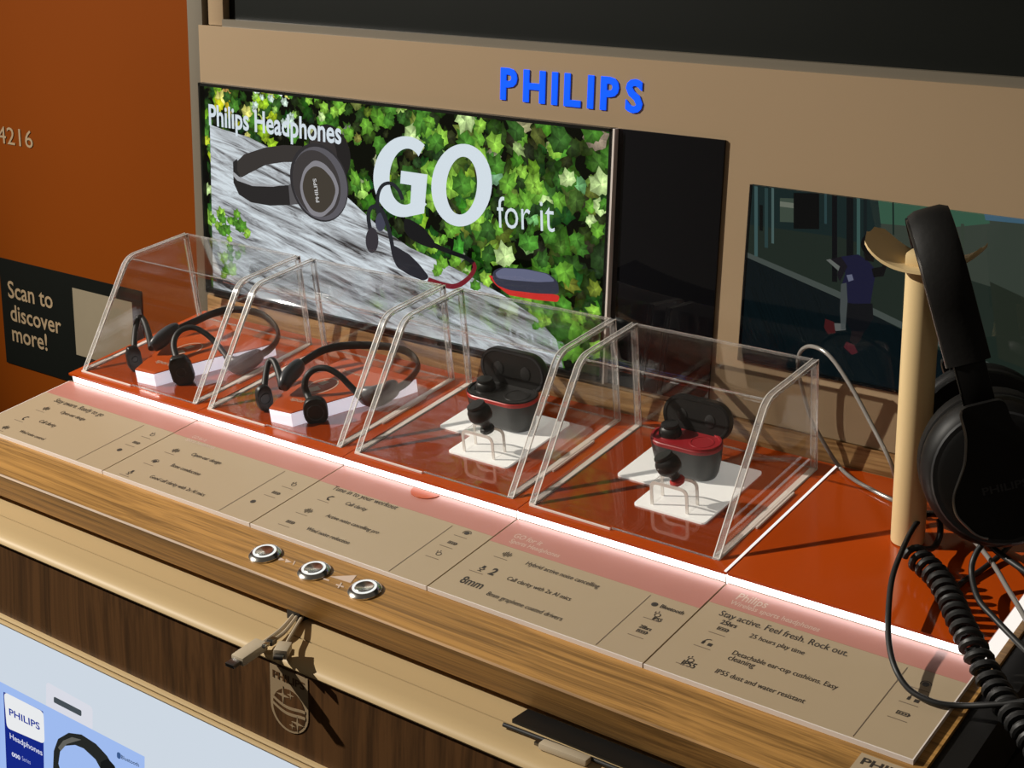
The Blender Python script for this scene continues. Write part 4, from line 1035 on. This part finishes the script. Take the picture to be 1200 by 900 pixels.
# --- log
lm_ = bpy.data.materials.new('weathered_log_light'); lm_.use_nodes = True
n_, l_ = nodes(lm_); n_.clear()
o_ = n_.new('ShaderNodeOutputMaterial'); e_ = n_.new('ShaderNodeEmission'); tc = n_.new('ShaderNodeTexCoord'); mp = n_.new('ShaderNodeMapping')
mp.inputs['Rotation'].default_value = (0, math.radians(-12), 0); mq = n_.new('ShaderNodeMapping'); mq.inputs['Scale'].default_value = (12, 1, 130)
nz = n_.new('ShaderNodeTexNoise'); nz.inputs['Scale'].default_value = 1.0; nz.inputs['Detail'].default_value = 7; nz.inputs['Roughness'].default_value = 0.68; nz.inputs['Distortion'].default_value = 0.6
cr = n_.new('ShaderNodeValToRGB')
for p_, c_ in ((0.0, lin(46, 44, 46)),):
    cr.color_ramp.elements[0].position = 0.36; cr.color_ramp.elements[0].color = lin(58, 54, 54)
cr.color_ramp.elements[1].position = 0.58; cr.color_ramp.elements[1].color = lin(222, 232, 238)
el = cr.color_ramp.elements.new(0.46); el.color = lin(168, 172, 176)
l_.new(tc.outputs['Object'], mp.inputs['Vector']); l_.new(mp.outputs['Vector'], mq.inputs['Vector']); l_.new(mq.outputs['Vector'], nz.inputs['Vector']); l_.new(nz.outputs['Fac'], cr.inputs['Fac'])
l_.new(cr.outputs['Color'], e_.inputs['Color']); l_.new(e_.outputs[0], o_.inputs[0])
Y1 = D-0.0046
def sp(name, pix, k, mat, r=0.0, par=None): return wpoly(name, pix, Y1-0.00012*k, mat, par or sc, r, O1)
bl_ = (249, 338); br_ = (600, 420)
zbx = lambda x: W(x, 400)[0]
def at_bottom(x):   # pixel on the lower edge of the picture
    lo, hi = 300, 520
    for _ in range(30):
        md = (lo+hi)/2
        if W(x, md, Y1)[1] > ZB+0.0047: lo = md
        else: hi = md
    return (x, lo)
sp('log_picture', [(246, 146), (262, 152), (290, 160), (322, 176), (345, 190), (382, 206), (408, 232), (440, 262), (480, 290), (540, 318), (590, 346), (628, 372), (652, 398), at_bottom(660), at_bottom(560), at_bottom(450), at_bottom(340), at_bottom(250)], 0, lm_)
# leaves lying over the log at the lower left and pale sky patches
leafV, leafF, leafC = [], [], []
for k in range(34):
    px = random.choice([(262, 268), (272, 262), (300, 278), (268, 322), (276, 290), (600, 352), (640, 372), (560, 330), (668, 380), (255, 300), (520, 306)])
    q = W(px[0]+random.uniform(-14, 14), px[1]+random.uniform(-12, 12), Y1)
    put_leaf(q[0], q[1], random.uniform(0.005, 0.011), random.uniform(-1, 1), random.choice([lin(110, 168, 52), lin(150, 200, 70), lin(80, 140, 40)]), Y1-0.00013-0.00001*k)
for k in range(26):
    px = random.choice([(320, 110), (330, 126), (300, 122), (345, 104), (306, 108), (338, 140)])
    q = W(px[0]+random.uniform(-9, 9), px[1]+random.uniform(-7, 7), Y1)
    put_leaf(q[0], q[1], random.uniform(0.003, 0.007), random.uniform(-1, 1), random.choice([lin(222, 234, 232), lin(200, 222, 206), lin(150, 196, 90)]), Y1-0.00013-0.00001*k)
obj('loose_leaves_picture', leafV, leafF, vcol_emat('loose_leaf_light', 1.0), sc, colors=leafC)['kind'] = 'stuff'
# --- pictured over-ear headphones
def ell(cx, cy, a, b, rot=0.0, n=36, t0=0.0, t1=2*math.pi):
    o = []
    for k in range(n+(0 if t1-t0 > 6.28 else 1)):
        t_ = t0+(t1-t0)*k/n; u, v = a*math.cos(t_), b*math.sin(t_); o.append((cx+u*math.cos(rot)-v*math.sin(rot), cy+u*math.sin(rot)+v*math.cos(rot)))
    return o
def z8(x, y): return (240+x/5, 90+y/5)
Z8 = lambda L_: [z8(*p) for p in L_]
sp('pictured_far_cup', ell(386, 180, 24, 35, -0.25), 6, E(38, 36, 36))
sp('pictured_far_cup', ell(379, 178, 15, 27, -0.25), 7, E(58, 54, 54))
sp('pictured_band_inside', Z8([(185, 500), (230, 455), (350, 415), (460, 400), (570, 405), (570, 500), (460, 500), (360, 515), (270, 560), (215, 590), (190, 565)]), 8, E(60, 56, 54))
sp('pictured_band_outside', Z8([(165, 500), (190, 480), (190, 550), (215, 595), (290, 632), (400, 640), (490, 635), (555, 605), (570, 660), (560, 745), (480, 752), (380, 755), (270, 735), (200, 690), (168, 620)]), 9, E(44, 42, 42))
sp('pictured_band_rim', Z8([(165, 555), (200, 585), (290, 625), (400, 634), (490, 630), (400, 644), (280, 640), (190, 608), (165, 580)]), 10, E(170, 172, 176))
sp('pictured_band_arm', Z8([(490, 635), (550, 605), (572, 620), (568, 740), (500, 752)]), 11, E(92, 90, 92))
sp('pictured_near_cup', ell(374, 214, 33, 47, -0.28), 12, E(52, 50, 52))
sp('pictured_near_cup', ell(375, 215, 31, 44, -0.28), 13, E(96, 94, 100))
sp('pictured_cup_shadow', ell(371, 215, 27, 40, -0.28), 14, E(66, 62, 62))
sp('pictured_cup_frame', Z8([(640, 485), (700, 505), (760, 575), (790, 660), (760, 760), (690, 825), (620, 810), (570, 720), (555, 640), (580, 540)]), 15, E(140, 138, 144), 0.006)
sp('pictured_cup_face', Z8([(640, 520), (690, 535), (745, 595), (770, 665), (745, 745), (690, 800), (630, 785), (585, 710), (570, 640), (590, 560)]), 16, E(70, 64, 56), 0.006)
def stext(s, p0, p1, hpx, k, mat, bold=0.0, tall=1.0, name='screen_lettering'):
    Y = Y1-0.00012*k
    A_ = np.array(W(*p0, Y)); B_ = np.array(W(*p1, Y))
    dx = B_-A_; ln = np.linalg.norm(dx); dx /= ln; dn = np.array([-dx[1], dx[0]])
    H_ = None if hpx is None else hpx/1100.0
    g = text_fit(s, 0, ln, H_, bold, tall=tall)
    obj(name, [(A_[0]+dx[0]*x+dn[0]*y-O1[0], Y-O1[1], A_[1]+dx[1]*x+dn[1]*y-O1[2]) for x, y, z in g[0]], g[1], mat, sc)
stext('PHILIPS', z8(672, 735), z8(652, 595), 5.0, 18, E(205, 205, 205), 0.02)
white_t = E(222, 234, 242)
stext('Philips Headphones', (245, 146), (400, 168.5), None, 20, white_t, 0.022, tall=1.25)
# GO letters drawn as thick rings
def ringpoly(name, outer, inner, k, mat):
    Y = Y1-0.00012*k; n = len(outer)
    V = [W(x, y, Y) for x, y in outer+inner]
    F = [(q, (q+1) % n, n+(q+1) % n, n+q) for q in range(n)]
    obj(name, [(x-O1[0], Y-O1[1], z-O1[2]) for x, z in V], F, mat, sc)
ringpoly('letter_O', ell(541, 217, 35.5, 48.5, 0.08, 44), ell(541, 217.5, 18, 34, 0.08, 44), 18, white_t)
# letter G
og = ell(474, 207, 36.5, 47.5, 0.06, 40, math.radians(40), math.radians(306)); ig = ell(476, 207, 19.5, 33, 0.06, 40, math.radians(42), math.radians(312))
sp('letter_G', og+ig[::-1], 18, white_t)
sp('letter_G', [(470, 200), (501, 204.5), (497, 250), (480, 253.5), (482, 217), (469, 215)], 19, white_t)
stext('for it', (583, 266.5), (650, 272), None, 20, white_t, -0.004, tall=1.3)
# --- pictured open-ear set and case
def stroke(name, pts, w, k, mat):
    p = smooth_path([np.array([x, y, 0.0]) for x, y in pts], 6); Lf, Rt = [], []
    wv = w if isinstance(w, list) else [w]*2
    for q in range(len(p)):
        T = p[min(q+1, len(p)-1)]-p[max(q-1, 0)]; T /= np.linalg.norm(T); N = np.array([-T[1], T[0]]); ww = np.interp(q/(len(p)-1), np.linspace(0, 1, len(wv)), wv)
        Lf.append(tuple(p[q][:2]+N*ww/2)); Rt.append(tuple(p[q][:2]-N*ww/2))
    Y = Y1-0.00012*k; n = len(Lf); V = [W(x, y, Y) for x, y in Lf+Rt]
    obj(name, [(x-O1[0], Y-O1[1], z-O1[2]) for x, z in V], [(q, q+1, n+q+1, n+q) for q in range(n-1)], mat, sc)
dk = E(40, 42, 48); dk2 = E(26, 26, 28)
def zp(x, y): return (430+x/3, 80+y/3)
stroke('pictured_hook', [zp(40, 520), zp(38, 450), zp(55, 412), zp(85, 405), zp(112, 430), zp(125, 462)], 4.2, 22, dk)
sp('pictured_pad', ell(*zp(48, 540), 6, 11, 0.05), 23, E(70, 72, 88))
stroke('pictured_hook', [zp(12, 570), zp(5, 520), zp(15, 490), zp(40, 488), zp(62, 520), zp(80, 580), zp(92, 640)], 4.6, 24, dk)
sp('pictured_pad', ell(*zp(18, 605), 7.5, 15, 0.0), 25, E(58, 54, 60))
sp('pictured_pod', [zp(82, 620), zp(100, 625), zp(150, 655), zp(185, 690), zp(220, 735), zp(200, 748), zp(150, 728), zp(105, 700), zp(88, 660)], 25, E(44, 44, 50), 0.004)
sp('pictured_pod', [zp(130, 525), zp(160, 535), zp(200, 560), zp(240, 612), zp(235, 636), zp(190, 620), zp(150, 598), zp(130, 570)], 25, dk2, 0.004)
stroke('pictured_neckband', [zp(235, 622), zp(290, 645), zp(345, 665), zp(375, 685)], [6, 5, 5], 24, dk2)
stroke('pictured_neckband', [zp(374, 682), zp(378, 705), zp(355, 740), zp(315, 765), zp(275, 763), zp(215, 742)], [4, 5, 6, 6, 5], 24, E(120, 34, 44))
sp('pictured_case', [zp(425, 725), zp(450, 760), zp(500, 798), zp(600, 815), zp(672, 822), zp(678, 800), zp(600, 780), zp(470, 740)], 24, E(206, 52, 46), 0.003)
sp('pictured_case', [zp(440, 735), zp(445, 712), zp(470, 700), zp(560, 705), zp(640, 722), zp(672, 750), zp(676, 795), zp(600, 792), zp(500, 780), zp(455, 762)], 25, E(56, 58, 72), 0.004)
sp('pictured_case_top', [zp(450, 720), zp(475, 702), zp(560, 707), zp(636, 723), zp(664, 750), zp(600, 752), zp(510, 745), zp(460, 738)], 26, E(104, 108, 134), 0.004)

# --- dark switched-off screen next to it
ds = thing('dark_screen', 'narrow switched-off glossy black screen right of the ivy picture', 'screen', TR(W1_+0.05, D, ZB))
box('glass_panel', 0.0016-0.05, W2_-W1_-0.05, -0.0040, -0.0017, 0, ZT-ZB, M['black_gloss'], ds, bev=0.0004)
# --- runner video screen
W3_, ZR0, ZR1 = 0.6262, 0.0970, 0.2368
O3 = (0.75, D, ZR0)
rs = thing('video_screen', 'dim screen at right showing a runner on a dark road', 'screen', TR(*O3))
XR3 = 0.935
box('display_backing', W3_-O3[0], XR3-O3[0], -0.0016, -0.0002, 0, ZR1-ZR0, E(9, 20, 24), rs)
box('bezel', W3_-O3[0], W3_-O3[0]+0.0012, -0.0042, -0.0002, 0, ZR1-ZR0, M['black_gloss'], rs)
box('bezel', W3_-O3[0], XR3-O3[0], -0.0042, -0.0002, 0, 0.0016, M['black_gloss'], rs)
box('cover_glass', W3_-O3[0], XR3-O3[0], -0.0052, -0.0044, 0, ZR1-ZR0, M['glass'], rs)
Y3 = D-0.0018
def clampr(p):
    return (min(max(p[0], W3_+0.0013), XR3), min(max(p[1], ZR0+0.0017), ZR1))
def rpoly(name, pix, k, mat, r=0.0):
    Y = Y3-0.00008*k; pts = [clampr(W(x, y, Y)) for x, y in pix]
    if r: pts = roundpoly(pts, r, 4)
    return obj(name, [(x-O3[0], Y-O3[1], z-O3[2]) for x, z in pts], [tuple(range(len(pts)))], mat, rs)
rpoly('pictured_grass', [(860, 200), (1240, 230), (1240, 470), (1100, 410), (980, 345), (876, 300)], 1, E(30, 40, 34))
rpoly('pictured_fence', [(860, 200), (1035, 235), (1030, 292), (985, 278), (870, 262)], 2, E(20, 36, 36))
rpoly('pictured_wall', [(1020, 220), (1300, 250), (1300, 400), (1190, 345), (1110, 320), (1035, 310)], 2, E(54, 62, 54))
rpoly('pictured_sky', [(1030, 225), (1160, 238), (1160, 262), (1100, 268), (1032, 262)], 3, E(52, 86, 68))
rpoly('pictured_sky', [(1155, 236), (1300, 250), (1300, 272), (1155, 258)], 4, E(62, 92, 110))
rpoly('pictured_grass', [(1160, 330), (1300, 395), (1300, 470), (1170, 420)], 4, E(36, 42, 34))
rpoly('pictured_kerb', [(876, 296), (980, 340), (1100, 398), (1240, 462), (1240, 470), (1100, 406), (980, 348), (876, 302)], 5, E(66, 74, 70))
for x0, x1, y0, y1, c in ((884, 888, 218, 300, (58, 84, 84)), (896, 900, 220, 290, (40, 62, 62)), (904, 907, 220, 285, (70, 92, 90)), (914, 930, 232, 260, (60, 72, 62)), (930, 960, 226, 268, (6, 8, 9)), (975, 981, 228, 330, (8, 10, 14)), (992, 1000, 230, 318, (10, 14, 16)), (1004, 1008, 232, 300, (56, 84, 80)), (1012, 1016, 232, 300, (16, 26, 28)), (1046, 1048, 232, 275, (20, 34, 30)), (890, 894, 240, 270, (8, 12, 12)), (1126, 1130, 262, 330, (52, 62, 52)), (966, 969, 226, 262, (40, 64, 66))):
    rpoly('pictured_post', [(x0, y0), (x1, y0+0.6), (x1, y1+0.6), (x0, y1)], 6, E(*c))
rpoly('pictured_plank', [(914, 236), (930, 238), (930, 244), (914, 242)], 7, E(104, 110, 98))
# runner (flat picture)
def zr(x, y): return (960+x/3.913, 210+y/3.913)
ZR_ = lambda L_: [zr(*p) for p in L_]
rpoly('runner_torso', ZR_([(100, 355), (180, 345), (230, 380), (262, 420), (250, 480), (235, 570), (160, 572), (95, 560), (105, 480), (120, 430)]), 10, E(24, 25, 50))
rpoly('runner_shirt_patch', ZR_([(125, 440), (150, 436), (158, 462), (135, 470)]), 12, E(96, 100, 120))
rpoly('runner_shorts', ZR_([(100, 565), (245, 570), (248, 640), (210, 700), (150, 700), (120, 650)]), 10, E(14, 16, 20))
rpoly('runner_arm', ZR_([(35, 372), (100, 355), (130, 400), (110, 440), (95, 470), (82, 440), (90, 405)]), 11, E(22, 20, 26))
rpoly('runner_forearm_light', ZR_([(32, 370), (50, 366), (95, 400), (88, 420)]), 13, E(96, 100, 96))
rpoly('runner_arm', ZR_([(240, 410), (290, 400), (295, 330), (300, 310), (318, 315), (310, 400), (295, 445), (250, 450)]), 11, E(12, 12, 14))
rpoly('runner_head', [zr(*p) for p in ell(233, 298, 42, 48, 0.0, 20)], 12, E(8, 8, 10))
rpoly('runner_neck', ZR_([(205, 330), (255, 335), (250, 380), (210, 372)]), 11, E(16, 14, 14))
rpoly('runner_leg', ZR_([(100, 480), (125, 475), (130, 560), (120, 690), (100, 690), (95, 600)]), 12, E(66, 72, 72))
rpoly('runner_leg', ZR_([(150, 695), (205, 700), (185, 745), (160, 760), (140, 740)]), 11, E(26, 22, 24))
rpoly('runner_calf', ZR_([(60, 660), (120, 662), (122, 692), (75, 696)]), 12, E(90, 92, 90))
rpoly('runner_shoe', ZR_([(28, 640), (68, 655), (75, 705), (40, 710), (22, 680)]), 13, E(64, 24, 26))
rpoly('runner_shoe', ZR_([(125, 745), (160, 760), (178, 795), (150, 805), (112, 770)]), 13, E(70, 28, 34))

# ================================================================== SIGN AND WALL LABEL
sl0, sl1, szb, szt = 0.3825, 0.5248, 0.2812, 0.3080
sg = thing('illuminated_sign', 'blue lit sign lettering on the cream header panel', 'sign', TR(sl0, D-0.0016, szb))
whole, bb_ = text_geo('PHILIPS', 0.022)
hgt = szt-szb
def letters(word, total, h, bold):
    """per-letter geometry laid out over the given width"""
    ws = [text_geo(c, bold)[1] for c in word]
    nat = [b_[1]-b_[0] for b_ in ws]; gap = 0.20
    k = total/(sum(nat)+gap*(len(word)-1)); x = 0.0; out = []
    for c, b_ in zip(word, ws):
        w = (b_[1]-b_[0])*k; out.append((c, x, x+w)); x += w+gap*k
    return out
def extrude_flat(g, y0, y1):
    bm = bmesh.new(); vs_ = [bm.verts.new(v) for v in g[0]]
    for f in g[1]:
        try: bm.faces.new([vs_[q] for q in f])
        except ValueError: pass
    bmesh.ops.remove_doubles(bm, verts=bm.verts, dist=1e-6)
    r_ = bmesh.ops.extrude_face_region(bm, geom=list(bm.faces))
    for v in r_['geom']:
        if isinstance(v, bmesh.types.BMVert): v.co.z = 1
    bm.verts.index_update()
    out = [(v.co.x, y0 if v.co.z < 0.5 else y1, v.co.y) for v in bm.verts], [tuple(v.index for v in f.verts) for f in bm.faces]
    bm.free(); return out
for c, x0, x1 in letters('PHILIPS', sl1-sl0, hgt, 0.032):
    g = text_fit(c, x0, x1, hgt, 0.032)
    g = ([(x, y, 0) for x, y, z in g[0]], g[1])
    obj('sign_letter', *extrude_flat(g, -0.0012, -0.0002), M['blue_sign'], sg)

YO = D+0.0288
la, lb2 = W(0, 302, YO), W(165, 341, YO)
lt = thing('wall_poster', 'black poster reading Scan to discover more on the orange wall', 'poster', TR(la[0], YO, la[1]))
zt_, zb_ = lb2[1]-0.0005, W(40, 434, YO)[1]
box('poster_sheet', -0.003, lb2[0]-la[0], -0.0003, 0.0010, zb_-la[1], zt_-la[1], M['black_screen'], lt)
for s_, p0, p1 in (('Scan to', (10, 348), (62, 360)), ('discover', (13, 375), (72, 389)), ('more!', (15, 399), (56, 412))):
    A_ = W(*p0, YO-0.0004); B_ = W(*p1, YO-0.0004); g = text_fit(s_, 0, B_[0]-A_[0], None, 0.012)
    obj('poster_lettering', [(A_[0]+x-la[0], -0.0005, A_[1]+y-la[1]) for x, y, z in g[0]], g[1], M['shield'], lt)
qa, qb, qc = W(85, 337, YO), W(155, 356, YO), W(90, 420, YO)
box('pale_square', qa[0]-la[0], qb[0]-la[0], -0.0006, -0.0004, qc[1]-la[1]+0.005, qa[1]-la[1], M['qr_field'], lt)

# ================================================================== NEIGHBOURING DARK UNIT AT THE RIGHT
nb = thing('dark_cabinet', 'dark grey cabinet beside the right end of the counter', 'cabinet', TR(1.10, 0, -0.95))
box('cabinet_body', -0.170, 0.25, -0.33, 0.17, 0.0, 0.80, M['dark2'], nb, bev=0.002)
box('cabinet_top', -0.172, 0.25, -0.335, 0.17, 0.801, 0.812, M['dark'], nb, bev=0.001)
